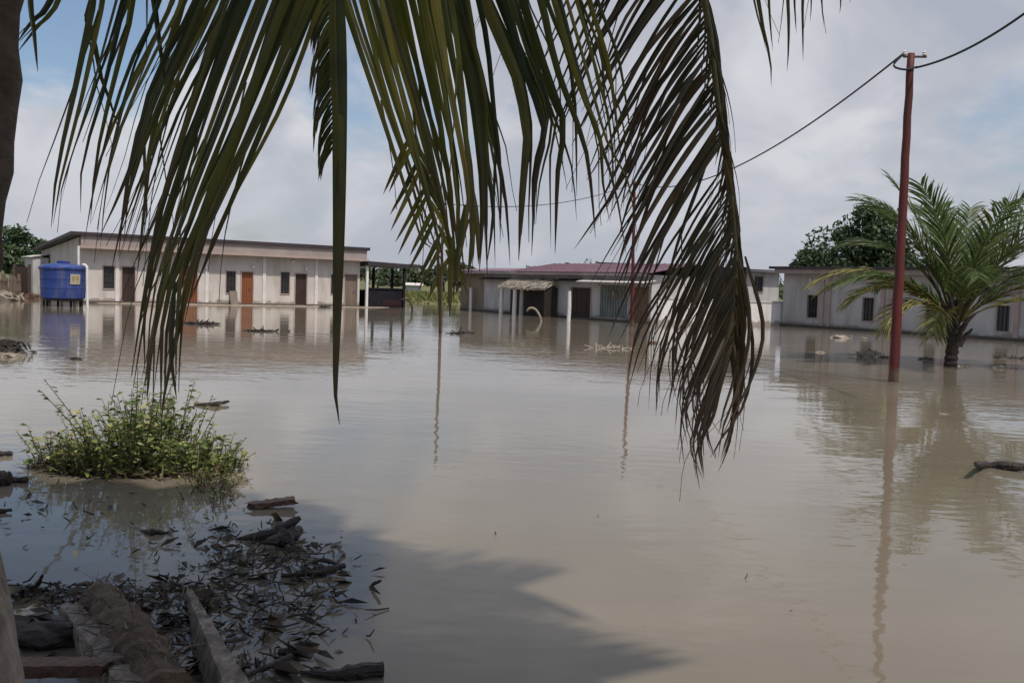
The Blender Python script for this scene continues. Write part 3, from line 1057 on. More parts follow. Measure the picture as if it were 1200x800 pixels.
def pole(name, base, top, r0, r1, m, label, group=None):
    root = thing(name, base, label, 'pole', group)
    mb = MB()
    n = 16
    pts, rr = [], []
    rn_ = random.Random(int(base.x * 10))
    for k in range(n + 1):
        f = k / n
        p = base.lerp(top, f) + Vector((rn_.uniform(-1, 1) * r0 * 0.13, rn_.uniform(-1, 1) * r0 * 0.13, 0))
        pts.append(p)
        rr.append(r0 + (r1 - r0) * f)
    pts[0] = base + Vector((0, 0, -0.6))
    mb.tube(pts, rr, 12)
    mb.build('shaft', m, root, smooth=True)
    return root, pts


pb = ground(1047, 447)
ptop = at(1067.3, 63, pb.y)
root, _ = pole('utility_pole', pb, ptop, 0.098, 0.066, M['pole_red'], 'tall red-brown utility pole standing in the water left of the small palm', 'poles carrying the cable')
mb = MB()
mb.tube([ptop + Vector((-0.14, 0, -0.06)), ptop + Vector((0.30, 0.0, -0.05))], 0.022, 6)
mb.build('bracket', M['iron'], root)
for dx in (-0.11, 0.26):
    mb = MB()
    mb.lathe(ptop + Vector((dx, 0, -0.03)), [(0.03, 0), (0.045, 0.02), (0.03, 0.04), (0.045, 0.06), (0.02, 0.08)], 10)
    mb.build('insulator', M['pvc'], root)
pb2 = ground(740.5, 382)
pt2 = at(738.5 + 5, 212, pb2.y)
pole('thin_pole', pb2, pt2, 0.085, 0.06, M['pole_red'], 'thin red pole in front of the maroon-roofed house', 'poles carrying the cable')
pb3 = ground(516, 391)
pt3 = at(519, 236, pb3.y)
pole('thin_pole', pb3, pt3, 0.05, 0.04, M['pole_dark'], 'thin dark pole standing alone in the water before the far green bank', 'poles carrying the cable')


def cable(a, b_, sag, r, label):
    mb = MB()
    pts = [a.lerp(b_, k / 32) - Vector((0, 0, sag * 4 * (k / 32) * (1 - k / 32))) for k in range(33)]
    mb.tube(pts, r, 6)
    tag(mb.build('power_cable', M['cable'], None, smooth=True), label, 'cable', 'cables along the poles')


pa = ptop + Vector((-0.11, 0, 0.02))
pbk = pt2 + Vector((0, 0, -0.1))
cable(pa, pbk, 1.0, 0.019, 'black cable sagging from the tall red-brown pole to the thin red pole')
cable(pbk, pt3 + Vector((0, 0, -0.06)), 0.45, 0.014, 'thin black cable between the thin red pole and the thin dark pole')
cable(ptop + Vector((0.1, 0, -0.26)), at(1330, -95, 12.0), 0.32, 0.02, 'black cable rising right from the tall red-brown pole')
mb = MB()
mb.tube(spline([pa, pa + Vector((-0.2, 0, -0.25)), ptop + Vector((-0.1, -0.08, -0.32)), ptop + Vector((0.1, -0.08, -0.26))], 12), 0.02, 6)
tag(mb.build('cable_loop', M['cable'], None), 'short slack cable loop tied around the top of the tall pole', 'cable')

# ------------------------------------------------------------------ vegetation


def leaf_cloud(mb, c, rad, n, size, rn, flat=0.55, shell=0.45):
    c = Vector(c)
    for _ in range(n):
        while True:
            p = Vector((rn.uniform(-1, 1), rn.uniform(-1, 1), rn.uniform(-1, 1)))
            if shell < p.length <= 1 or (p.length <= 1 and rn.random() < 0.25):
                break
        q = c + Vector((p.x * rad[0], p.y * rad[1], p.z * rad[2]))
        nrm = (p.normalized() * 0.5 + Vector((rn.gauss(0, 1), rn.gauss(0, 1), rn.gauss(0, 1) + flat)).normalized()).normalized()
        a = nrm.cross(Vector((rn.gauss(0, 1), rn.gauss(0, 1), rn.gauss(0, 1)))).normalized()
        b_ = nrm.cross(a)
        s = size * rn.uniform(0.6, 1.35)
        mb.quad(q - a * s, q - b_ * s * 0.42, q + a * s, q + b_ * s * 0.42)


def tree(name, base, h, spread, blobs, n, size, m, label, group, seed, trunk_r=0.18):
    rn = random.Random(seed)
    root = thing(name, base, label, 'tree', group)
    mb = MB()
    tt = base + Vector((rn.uniform(-0.3, 0.3), rn.uniform(-0.3, 0.3), h * 0.5))
    mb.tube(spline([base + Vector((0, 0, -0.5)), base.lerp(tt, 0.5) + Vector((0.1, 0, 0)), tt], 8), [trunk_r * (1 - 0.06 * k) for k in range(9)], 8)
    cs = []
    for k in range(blobs):
        an = rn.uniform(0, 2 * math.pi)
        rr = spread * math.sqrt(rn.random()) * 0.8
        zz_ = h * (0.35 + 0.55 * rn.random() * (1 - 0.45 * (rr / spread)))
        cs.append(base + Vector((math.cos(an) * rr, math.sin(an) * rr, zz_)))
    for c in cs[: min(12, blobs)]:
        mb.tube(spline([tt, tt.lerp(c, 0.5) + Vector((0, 0, 0.15)), c], 5), [trunk_r * 0.5 * (1 - 0.15 * k) for k in range(6)], 5)
    mb.build('trunk', M['bark_tree'], root)
    mb = MB()
    for c in cs:
        r_ = h * 0.13 * rn.uniform(0.65, 1.3)
        leaf_cloud(mb, c, (r_ * 1.2, r_ * 1.2, r_ * 0.85), n // blobs, size, rn)
    mb.build('crown', m, root)
    return root


def far_point(px, y):
    p = at(px, 330, y)
    return Vector((p.x, y, ground_h(p.x, y)))


G = 'trees behind the right house'
tree('broadleaf_tree', far_point(1012, 62), 8.9, 3.4, 44, 11000, 0.19, M['foliage'], 'big dark green bushy tree over the roof behind the tall red-brown pole', G, 11, 0.25)
tree('broadleaf_tree', far_point(948, 64), 5.8, 1.4, 14, 3000, 0.18, M['foliage'], 'small pointed dark tree over the left end of the right house roof', G, 12)
tree('broadleaf_tree', far_point(1078, 66), 6.0, 3.2, 24, 5000, 0.2, M['foliage'], 'dark green tree right behind the small palm', G, 13)
tree('broadleaf_tree', far_point(1200, 64), 5.2, 3.6, 22, 5000, 0.2, M['foliage_far'], 'dark low tree at the right edge behind the house roof', G, 14)
G = 'trees beyond the left yard'
tree('broadleaf_tree', far_point(22, 68), 5.0, 2.4, 22, 4000, 0.2, M['foliage'], 'dark green bushy tree between the palm trunk and the long white house', G, 21)
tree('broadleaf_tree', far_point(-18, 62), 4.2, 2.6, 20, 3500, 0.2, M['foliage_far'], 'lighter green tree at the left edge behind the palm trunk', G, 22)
tree('broadleaf_tree', far_point(44, 74), 3.8, 2.0, 14, 2500, 0.2, M['foliage'], 'low dark tree touching the gable of the long white house', G, 23)
G = 'trees on the far bank'
rn = random.Random(31)
farl = []
for k, (px_, yy, hh_, sp_) in enumerate(((442, 112, 4.6, 3.2), (458, 104, 4.0, 3.0), (474, 120, 5.2, 3.4), (490, 108, 4.4, 3.2), (505, 118, 5.2, 3.4), (520, 106, 4.6, 2.8), (534, 100, 5.4, 2.8), (550, 112, 5.2, 3.0))):
    far = far_point(px_, yy)
    lb = ['green tree on the far bank seen through the open shed, leftmost of three', 'green tree on the far bank behind the shed roof, second of three', 'rounded tree on the far bank just right of the open shed', 'green tree on the far bank above the small white hut', 'green tree on the far bank left of the thin dark pole', 'green tree on the far bank behind the thin dark pole',
          'taller tree on the far bank at the left end of the low maroon-roofed house', 'tree on the far bank mostly behind the left end of the low house roof', 'tree on the far bank hidden behind the end of the long white house', 'far tree behind the low house with its crown near the maroon roof'][k]
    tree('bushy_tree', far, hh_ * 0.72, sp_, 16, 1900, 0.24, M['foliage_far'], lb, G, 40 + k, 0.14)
# a far-off wood that reads as one dark band
mb = MB()
rn = random.Random(77)
for k in range(230):
    x = rn.uniform(-190, 190)
    y = 165 + rn.uniform(-12, 25)
    hgt = 3.2 + 1.6 * math.sin(x * 0.11) * math.sin(x * 0.037 + 1) + rn.uniform(-0.5, 1.2)
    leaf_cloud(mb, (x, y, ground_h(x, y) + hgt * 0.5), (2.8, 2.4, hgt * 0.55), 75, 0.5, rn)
o = tag(mb.build('far_wood', M['foliage_far'], None), 'far-off wood along the horizon', 'wood', None, 'stuff')
# meadow on the far bank
mb = MB()
rn = random.Random(5)
for k in range(15000):
    x = rn.uniform(-26, 14)
    y = rn.uniform(69, 104)
    z = ground_h(x, y)
    if z < -0.02:
        continue
    hb = rn.uniform(0.15, 0.42) * (1 + 0.6 * math.sin(x * 0.7 + y * 0.3))
    an = rn.uniform(0, math.pi)
    sd = Vector((math.cos(an), math.sin(an), 0)) * 0.10
    p = Vector((x, y, z - 0.03))
    tip = p + Vector((rn.uniform(-0.25, 0.25), rn.uniform(-0.25, 0.25), max(0.15, hb)))
    mb.quad(p - sd, p + sd, tip + sd * 0.2, tip - sd * 0.2)
tag(mb.build('meadow_grass', M['meadow'], None), 'yellow-green grass on the far bank', 'grass', None, 'stuff')
# small white hut on the far bank
q = far_point(485, 100)
root = thing('hut', q, 'tiny white hut among the trees on the far bank', 'hut')
FH = Frame(q, (1, 0.1, 0), (0.1, -1, 0))
mb = MB()
FH.box(mb, -0.8, 0.8, -1.6, 0, -0.3, 0.9)
mb.build('wall', M['wall_pale'], root)
mb = MB()
slab(mb, FH, -1.0, 1.0, 0.3, 0.92, -1.9, 1.15, 0.06)
mb.build('roof', M['trim_white'], root)

# fence, doorway and heap at the far left
qa, qb = ground(-14, 351), ground(24, 349)
root = thing('board_fence', qa, 'broken grey board fence at the left edge, beside the long white house', 'fence')
rn = random.Random(9)
n_ = 15
for k in range(n_):
    p = qa.lerp(qb, k / (n_ - 1))
    mb = MB()
    hgt = rn.uniform(1.0, 1.5)
    mb.beam(p + Vector((0, 0, -0.3)), p + Vector((rn.uniform(-0.08, 0.08), 0, hgt)), 0.15, 0.03, Vector((0, 1, 0)))
    mb.build('board', M['door_grey'], root)
mb = MB()
for z_ in (0.4, 1.0):
    mb.beam(qa + Vector((0, 0.05, z_)), qb + Vector((0, 0.05, z_)), 0.05, 0.08)
mb.build('rail', M['debris_pale'], root)
qd = ground(25.5, 349)
root = thing('doorway', qd, 'dark wooden doorway standing between the board fence and the house gable', 'doorway')
mb = MB()
sx = 0.34
mb.hexa([qd + Vector((x_, y_, z_)) for z_ in (-0.3, 1.75) for (x_, y_) in ((-sx, 0), (sx, 0), (sx, 0.08), (-sx, 0.08))])
mb.build('door', M['door_dark'], root)
for sg in (-1, 1):
    mb = MB()
    mb.beam(qd + Vector((sg * (sx + 0.07), 0.02, -0.3)), qd + Vector((sg * (sx + 0.07), 0.02, 1.9)), 0.12, 0.12, Vector((0, 1, 0)))
    mb.build('door_post', M['bark_tree'], root)


# ---- palms
def frond(mbL, mbR, base, az, el, L, droop, n, leaf, wid, rn, hang=0.55, curl=1.3, twist=0.0, fwd=0.68, side=0.82):
    pts, d = [Vector(base)], None
    steps = 16
    for k in range(steps):
        f = (k + 0.5) / steps
        e = el - droop * f ** curl
        a = az + twist * f
        d = Vector((math.cos(a) * math.cos(e), math.sin(a) * math.cos(e), math.sin(e)))
        pts.append(pts[-1] + d * L / steps)
    mbR.tube(pts, [max(0.004, L * 0.0085 * (1 - 0.93 * k / steps)) for k in range(steps + 1)], 5)
    for k in range(n):
        f = 0.16 + 0.84 * (k + rn.random() * 0.6) / n
        i = min(steps - 1, int(f * steps))
        p = pts[i].lerp(pts[i + 1], f * steps - i)
        d = (pts[i + 1] - pts[i]).normalized()
        sd = d.cross(Vector((0, 0, 1)))
        if sd.length < 0.05:
            sd = Vector((math.sin(az), -math.cos(az), 0))
        sd.normalize()
        up = sd.cross(d)
        ll = leaf * (0.45 + 0.75 * math.sin(math.pi * min(1, f * 0.86 + 0.06))) * rn.uniform(0.85, 1.1)
        for sg in (-1, 1):
            dr = (d * fwd * rn.uniform(0.8, 1.2) + sd * sg * side * rn.uniform(0.85, 1.15) + up * rn.uniform(0.0, 0.25)).normalized()
            q, blade = p.copy(), [p.copy()]
            ns = 4
            for j in range(ns):
                dr = (dr + Vector((0, 0, -1)) * hang * (0.35 + 0.3 * j) * rn.uniform(0.7, 1.2) * 0.6).normalized()
                q = q + dr * ll / ns
                blade.append(q)
            mbL.strip(blade, [wid * 0.55, wid, wid * 0.9, wid * 0.6, wid * 0.06], lambda t_, dd, s_=sd, u_=d: (u_ - dd * u_.dot(dd)) + s_ * 0.05, 0.2)


# small palm in the yard
sb_ = ground(1114, 429)
root = thing('coconut_palm', sb_, 'young coconut palm with short trunk standing in the water by the right house', 'palm tree', 'coconut palms')
rn = random.Random(3)
PS = sb_.y / F
zc_ = at(1118, 372, sb_.y).z
mb = MB()
tp = Vector((sb_.x + 0.06, sb_.y, zc_))
prof_pts = spline([sb_ + Vector((0, 0, -0.5)), sb_ + Vector((0.0, 0, 0.25)), sb_ + Vector((0.03, 0, 0.7)), tp], 22)
mb.tube(prof_pts, [0.165 - 0.003 * k + (0.025 if k % 2 else 0) for k in range(23)], 12, 0.06)
mb.build('trunk', M['bark_dark'], root)
mb = MB()
for k in range(13):
    an = k * 2.4
    z0 = 0.5 + 0.075 * k
    p = Vector((sb_.x + 0.05 + 0.14 * math.cos(an), sb_.y + 0.14 * math.sin(an), z0))
    e = Vector((math.cos(an), math.sin(an), 0))
    mb.tube([p, p + e * 0.12 + Vector((0, 0, 0.25)), p + e * 0.28 + Vector((0, 0, 0.42))], [0.07, 0.055, 0.03], 6)
mb.build('leaf_bases', M['bark_dark'], root)
specs = []
for k in range(12):
    an = k * 2.39996 + 0.4
    specs.append((an, R(rn.uniform(60, 86)), rn.uniform(3.3, 4.1), R(rn.uniform(22, 62)), 'frond_green'))
for k in range(6):
    an = k * 2.39996 + 1.1
    specs.append((an, R(rn.uniform(38, 58)), rn.uniform(2.8, 3.5), R(rn.uniform(55, 90)), 'frond_green'))
specs += [(R(176), R(46), 3.7, R(80), 'frond_yellow'), (R(160), R(46), 3.3, R(82), 'frond_yellow'), (R(186), R(44), 2.9, R(90), 'frond_yellow'), (R(200), R(38), 2.3, R(110), 'frond_yellow'), (R(8), R(40), 3.0, R(60), 'frond_yellow'), (R(-25), R(36), 2.7, R(80), 'frond_yellow'),
          (R(60), R(72), 3.6, R(40), 'frond_green'), (R(15), R(66), 3.7, R(70), 'frond_green'), (R(0), R(52), 3.5, R(70), 'frond_green'), (R(150), R(68), 3.4, R(80), 'frond_green'), (R(225), R(30), 1.8, R(95), 'frond_yellow')]
for an, el, L, dr, m_ in specs:
    mbL, mbR = MB(), MB()
    frond(mbL, mbR, tp + Vector((0.1 * math.cos(an), 0.1 * math.sin(an), -0.1)), an, el, L, dr, 42, 0.80, 0.046, rn, 0.30, 1.5, rn.uniform(-0.2, 0.2), 1.0, 0.55)
    fo = mbL.build('frond', M[m_], root)
    if m_ == 'frond_yellow':
        fo['label'] = 'low yellowing frond'
    mbR.build('stalk', M['rachis'], fo)

# ---- big palm whose fronds hang in front of the camera
CR = Vector((-0.85, 2.05, 4.5))
tb_ = Vector((-1.62, 2.45, -0.4))
tr_pts = [tb_, at(-62, 480, 2.5), at(-44, 280, 2.5), at(-28, 140, 2.49), at(-20, 0, 2.48), at(-6, -200, 2.45), CR + Vector((-0.12, 0, -0.5)), CR]
root = thing('coconut_palm', Vector((tb_.x, tb_.y, 0)), 'tall coconut palm at the left edge with fronds hanging across the top', 'palm tree', 'coconut palms')
BIG = root
pts = spline(tr_pts, 60)
mb = MB()
rn = random.Random(8)
mb.tube(pts, [0.085 + 0.012 * (1 - k / 60) + (0.009 if k % 3 == 0 else rn.uniform(-0.003, 0.003)) + (0.05 * max(0, 1 - k / 12)) for k in range(61)], 20, 0.035, True, rn)
mb.build('trunk', M['bark'], root, smooth=True)


class Frond:
    def __init__(s, m):
        s.L, s.R, s.m = MB(), MB(), m

    def done(s, label=None):
        fo = s.L.build('frond', M[s.m], BIG)
        if label:
            fo['label'] = label
        if s.R.v:
            s.R.build('stalk', M['rachis'], fo, smooth=True)
        return fo


rnf = random.Random(21)


def blade(fr, pts_px, d0, d1, wid, jit=0.0, n=12, start=None, dry0=0.62, face=None, prof=None):
    """one leaflet; pts_px are places it passes through, d0..d1 its depth from root to tip"""
    m_ = len(pts_px)
    P3 = []
    for i, (x, y) in enumerate(pts_px):
        f = i / (m_ - 1)
        k = 0.4 + 0.6 * f
        P3.append(at(x + rnf.uniform(-jit, jit) * k, y + rnf.uniform(-jit, jit) * k * 0.5, d0 + (d1 - d0) * f))
    if start is not None:
        P3 = [start] + P3
    S = spline(P3, n)
    if rnf.random() < 0.35 and n >= 10:      # torn edge hanging loose near the tip
        k0 = int(n * rnf.uniform(0.45, 0.65))
        dv = Vector((rnf.uniform(-1, 1), rnf.uniform(-0.3, 0.3), rnf.uniform(-0.5, 0.1))).normalized()
        SP = [S[k] + dv * (0.004 + 0.011 * (k - k0)) for k in range(k0, n + 1 - rnf.randrange(0, 3))]
        if len(SP) > 3:
            fr.L.strip(SP, [max(0.0015, wid * 0.35 * (1 - j / (len(SP) - 0.5))) for j in range(len(SP))], lambda t_, d: d.cross(Vector((0, 1, 0.2))), 0.1, 0.2)
    ws = []
    for k in range(n + 1):
        f = k / n
        ws.append(wid * (min(1, 0.45 + 2.6 * f) * (1 - f ** 2.2) ** 0.8 + 0.04))
    roll = rnf.uniform(-0.7, 0.7) if face is None else face
    tw = rnf.uniform(-0.35, 0.35)
    view = Vector((0, 1, 0.0))

    def sf(t_, d):
        a = d.cross(view).normalized()
        b_ = d.cross(a)
        an = roll + tw * t_
        return a * math.cos(an) + b_ * math.sin(an)
    fr.L.strip(S, ws, sf, 0.2, dry0)


def rachis(fr, pts3, r0, r1):
    S = spline(pts3, 24)
    fr.R.tube(S, [r0 + (r1 - r0) * k / 24 for k in range(25)], 8)
    return S


def near(S, p):
    return min(S, key=lambda q: (q - p).length)


def interp(A, B, u):
    return [(a[0] + (b_[0] - a[0]) * u, a[1] + (b_[1] - a[1]) * u) for a, b_ in zip(A, B)]


# frond 1: end-on, leaflets falling to the left, one straight down
f1 = Frond('frond_fore')
S = rachis(f1, [CR, at(150, -620, 2.3), at(270, -330, 2.2), at(350, -150, 2.1), at(388, -45, 2.05), at(397, 0, 2.0)], 0.022, 0.006)
thin = [
    [(110, 0), (88, 100), (67, 200), (61, 268)], [(122, 0), (96, 110), (70, 215), (63, 262)], [(138, 0), (104, 120), (75, 215), (66, 240)],
    [(152, 0), (116, 90), (82, 190), (70, 236)], [(147, 0), (120, 110), (98, 190), (95, 248)], [(152, 20), (128, 110), (112, 190), (106, 262)],
    [(184, 12), (152, 80), (122, 165), (106, 238)], [(181, 0), (187, 50), (191, 85), (197, 130)], [(117, 70), (123, 105), (130, 125), (142, 158)],
    [(68, 0), (42, 32), (22, 62)], [(58, 0), (36, 26), (20, 50)], [(36, 0), (38, 36), (46, 86)],
    [(215, 0), (190, 80), (160, 165), (146, 238), (138, 300)], [(240, 0), (196, 80), (163, 170), (150, 225), (144, 285)], [(232, 0), (190, 95), (170, 160), (173, 240), (168, 290)],
    [(250, 0), (200, 95), (178, 160), (168, 240), (160, 330)]]
for q in thin:
    dd = 2.35 + rnf.uniform(-0.2, 0.15)
    st = near(S, at(q[0][0] + (q[0][0] - q[1][0]) * 2.2 + 60, -250, 2.2)) if len(q) > 3 else None
    top = (q[0][0] + (q[0][0] - q[1][0]) * 0.9, q[0][1] - 90)
    blade(f1, [top] + q, dd, dd - 0.1, 0.021, 2.0, 12, st, 0.75)
for k in range(15):
    u = rnf.random()
    q = interp([(195, 0), (150, 90), (118, 180), (98, 262)], [(300, 0), (240, 120), (196, 230), (160, 330)], u)
    q[-1] = (q[-1][0] + rnf.uniform(-5, 5), q[-1][1] + rnf.uniform(-40, 30))
    dd = 2.2 + rnf.uniform(-0.2, 0.2)
    blade(f1, [(q[0][0] + 32, -90)] + q, dd, dd - 0.08, rnf.uniform(0.008, 0.016), 8.0, 12, near(S, at(300 + 30 * u, -230 + 60 * u, 2.15)), 0.7, rnf.uniform(-0.9, 0.9))
EL = [(262, 0), (222, 110), (185, 230), (160, 330), (149, 455)]
ER = [(378, 0), (330, 120), (262, 262), (222, 370), (200, 470)]
for k in range(23):
    u = (k + 0.5) / 23
    q = interp(EL, ER, u)
    cut = rnf.choice((4, 5, 5, 5)) if k % 3 else 4
    q = q[:cut]
    q[-1] = (q[-1][0] + rnf.uniform(-6, 6), q[-1][1] + rnf.uniform(-30, 25))
    dd = 2.05 + rnf.uniform(-0.15, 0.18)
    top = (q[0][0] + 30, -70)
    blade(f1, [top] + q, dd, dd - 0.05, rnf.uniform(0.011, 0.020), 7.0, 14, near(S, at(345 + 40 * u, -150 + 110 * u, 2.1)), 0.6, rnf.uniform(-0.75, 0.75))
for q, wd in (([(396, 0), (398, 120), (397, 260), (394, 400), (393, 460), (398, 497)], 0.034), ([(392, 0), (394, 90), (399, 200), (397, 300), (394, 380)], 0.026)):
    blade(f1, [(395, -30)] + q, 2.0, 1.98, wd, 0.5, 16, S[-1], 0.55, 0.1)
for q in ([(214, 300), (208, 380), (206, 460)], [(240, 250), (214, 360), (195, 455), (189, 492)], [(200, 300), (178, 400), (172, 470)], [(205, 330), (201, 410), (207, 470)]):
    blade(f1, q, 2.05, 2.0, 0.018, 1.5, 10, None, 0.1)
f1.done()

# frond 2: yellow-green bundle falling to the right
f2 = Frond('frond_olive')
S = rachis(f2, [CR, at(230, -560, 2.5), at(370, -250, 2.3), at(430, -80, 2.15), at(470, 60, 2.1), at(506, 180, 2.1), at(530, 300, 2.1)], 0.02, 0.004)
EL = [(400, 0), (440, 118), (474, 215), (500, 300), (513, 335)]
ER = [(528, 0), (545, 110), (555, 200), (553, 245), (547, 320)]
for k in range(25):
    u = (k + 0.5) / 25
    q = interp(EL, ER, u ** 0.9)
    q[-1] = (q[-1][0] + rnf.uniform(-8, 8), q[-1][1] + rnf.uniform(-60, 30))
    dd = 2.1 + rnf.uniform(-0.16, 0.2)
    blade(f2, [(q[0][0] - 14, -60)] + q, dd, dd - 0.04, rnf.uniform(0.010, 0.018), 6.0, 14, near(S, at(420, -120 + 60 * u, 2.2)), 0.6, rnf.uniform(-0.9, 0.9))
for k in range(17):
    y0 = 150 + 9.5 * k
    p = near(S, at(492 + k * 2.2, y0, 2.1))
    sg = -1 if k % 3 else 1
    ln = rnf.uniform(45, 75)
    x0 = 478 + k * 3.0
    blade(f2, [(x0, y0), (x0 + sg * ln * 0.25, y0 + ln * 0.5), (x0 + sg * ln * 0.5, y0 + ln)], 2.1, 2.1, 0.012, 2, 7, None, 0.5)
for q in ([(513, 300), (515, 350), (515, 392)], [(530, 280), (528, 340), (526, 372)], [(545, 240), (536, 300), (531, 352)], [(552, 240), (553, 290), (548, 325)], [(553, 220), (560, 270), (560, 310)]):
    blade(f2, q, 2.1, 2.08, 0.014, 1.0, 8, None, 0.1)
f2.done('yellow-green frond')

# frond 3: separate long leaflets hanging in bent lines
f3 = Frond('frond_fore')
S = rachis(f3, [CR, at(300, -640, 2.6), at(460, -330, 2.5), at(570, -160, 2.45), at(640, -80, 2.4), at(700, -40, 2.4)], 0.02, 0.005)
for q, wd in (([(524, 0), (550, 90), (562, 190), (566, 250), (563, 318)], .034), ([(538, 0), (556, 100), (567, 200), (572, 330)], .022), ([(546, 0), (560, 90), (583, 180), (592, 240), (597, 310)], .026),
              ([(568, 0), (596, 70), (608, 100), (619, 165), (613, 215), (607, 305)], .040), ([(592, 0), (616, 90), (637, 148), (628, 215), (622, 300)], .022), ([(612, 0), (642, 90), (660, 145), (655, 200), (650, 298)], .026),
              ([(634, 0), (650, 70), (668, 120), (684, 170), (692, 220), (698, 280)], .022), ([(656, 0), (680, 90), (704, 170), (722, 225), (735, 300)], .018), ([(690, 0), (712, 70), (722, 130), (730, 190)], .016),
              ([(604, 0), (640, 110), (668, 190), (676, 260)], .012), ([(676, 0), (700, 90), (716, 150), (719, 230), (716, 262)], .013), ([(560, 0), (572, 60), (578, 130), (588, 200), (585, 285)], .018),
              ([(640, 0), (664, 60), (672, 110), (675, 165), (676, 230)], .014)):
    dd = 2.4 + rnf.uniform(-0.12, 0.12)
    top = (q[0][0] - 22, -70)
    for e_ in range(2):
        o_ = rnf.uniform(-18, 18)
        q2 = [(x_ + o_ + rnf.uniform(-4, 4), y_ * rnf.uniform(0.86, 1.0)) for x_, y_ in q]
        if rnf.random() < 0.6:
            blade(f3, [(top[0] + o_, -70)] + q2, dd + rnf.uniform(-0.15, 0.2), dd, wd * rnf.uniform(0.4, 0.75), 2.0, 14, None, 0.65, rnf.uniform(-0.9, 0.9))
    blade(f3, [top] + q, dd, dd - 0.06, wd * 0.9, 1.5, 14, near(S, at(q[0][0] - 40, -130, 2.45)), 0.65, rnf.uniform(-0.5, 0.5))
f3.done()

# frond 4: brown-tipped frond hanging on the right
f4 = Frond('frond_brown')
rp = [(560, -640), (700, -330), (786, -130), (824, -10), (836, 80), (846, 160), (857, 230), (863, 300), (862, 370), (856, 420)]
S = rachis(f4, [CR] + [at(x, y, 2.75) for x, y in rp], 0.022, 0.004)


def on_r(v):
    i = min(len(rp) - 2, int(v * (len(rp) - 1)))
    u = v * (len(rp) - 1) - i
    return (rp[i][0] + (rp[i + 1][0] - rp[i][0]) * u, rp[i][1] + (rp[i + 1][1] - rp[i][1]) * u)


nl = 116
for k in range(nl):
    v = 0.13 + 0.87 * k / (nl - 1)
    x0, y0 = on_r(v)
    t_ = k / (nl - 1)
    dd = 2.75 + rnf.uniform(-0.1, 0.1)
    # left leaflets, sweeping from down-left to straight down towards the tip
    an = R(38 - 16 * max(0, (t_ - 0.4) / 0.6))
    ln = (345 - 500 * t_ if t_ < 0.18 else 255 if t_ < 0.6 else 255 - 260 * (t_ - 0.6)) * rnf.uniform(0.8, 1.1)
    pts_ = [(x0, y0)]
    x, y = x0, y0
    a = an * rnf.uniform(0.9, 1.1)
    for j in range(4):
        x -= math.sin(a) * ln / 4
        y += math.cos(a) * ln / 4
        a *= rnf.uniform(0.78, 0.95)
        if j == 3 and t_ > 0.55:
            x += rnf.uniform(5, 26)
        pts_.append((x, y))
    if rnf.random() < (0.97 if t_ < 0.5 else 0.8):
        blade(f4, pts_, dd, dd - rnf.uniform(0.0, 0.25), rnf.uniform(0.011, 0.019) * (1 if t_ < 0.5 else 0.72), 4.0, 12, None, 0.35, rnf.uniform(-0.9, 0.9))
    # right leaflets, foreshortened
    if t_ > 0.16 and (t_ < 0.6 or rnf.random() < 0.6):
        ln = (165 if t_ < 0.75 else 165 - 140 * (t_ - 0.75)) * rnf.uniform(0.85, 1.1)
        a = R(20 - 12 * t_)
        pts_, x, y = [(x0, y0)], x0, y0
        for j in range(4):
            x += math.sin(a) * ln / 4
            y += math.cos(a) * ln / 4
            a -= R(9)
            pts_.append((x, y))
        blade(f4, pts_, dd, dd + rnf.uniform(0.1, 0.45), rnf.uniform(0.009, 0.014), 2.0, 10, None, 0.35, rnf.uniform(-0.5, 0.9))
for q in ([(866, 320), (884, 400), (872, 470), (842, 520), (838, 540)], [(868, 300), (880, 380), (866, 450), (846, 500), (838, 536)], [(860, 330), (835, 400), (822, 460), (832, 520), (836, 538)],
          [(845, 300), (815, 370), (800, 430), (808, 486)], [(838, 270), (800, 350), (776, 420), (770, 488)], [(832, 280), (796, 370), (790, 440), (792, 470)],
          [(850, 330), (826, 410), (820, 470), (829, 505)], [(872, 300), (892, 380), (884, 440), (862, 490), (858, 520)], [(840, 250), (802, 330), (782, 400), (767, 455), (768, 480)],
          [(830, 190), (790, 290), (775, 360)], [(868, 350), (862, 430), (850, 480), (842, 505)], [(862, 350), (845, 420), (830, 460), (826, 500)]):
    blade(f4, q, 2.75 + rnf.uniform(-0.1, 0.1), 2.6 + rnf.uniform(-0.1, 0.2), rnf.uniform(0.008, 0.013), 4.0, 12, None, 0.2)
f4.done('drooping frond with brown dry tips')

# frond 5: tips just entering at the top right
f5 = Frond('frond_fore')
S = rachis(f5, [CR, at(640, -760, 2.9), at(800, -360, 2.9), at(900, -150, 2.9), at(970, -60, 2.9), at(1010, -15, 2.9)], 0.02, 0.004)
for q, wd in (([(884, -60), (892, 20), (903, 70), (904, 102)], .016), ([(900, -50), (902, 20), (906, 60)], .012), ([(876, -60), (884, 0), (893, 35), (899, 62)], .01), ([(918, -60), (923, 0), (924, 50), (923, 84)], .014),
              ([(928, -50), (932, 10), (934, 40)], .012), ([(938, -50), (941, 20), (941, 72)], .013), ([(948, -50), (951, 0), (949, 26)], .01), ([(962, -50), (963, 0), (966, 32)], .012), ([(982, -40), (985, 0), (984, 16)], .01)):
    blade(f5, q, 2.9, 2.88, wd, 1.0, 10, near(S, at(q[0][0] - 20, -130, 2.9)), 0.5)
f5.done()

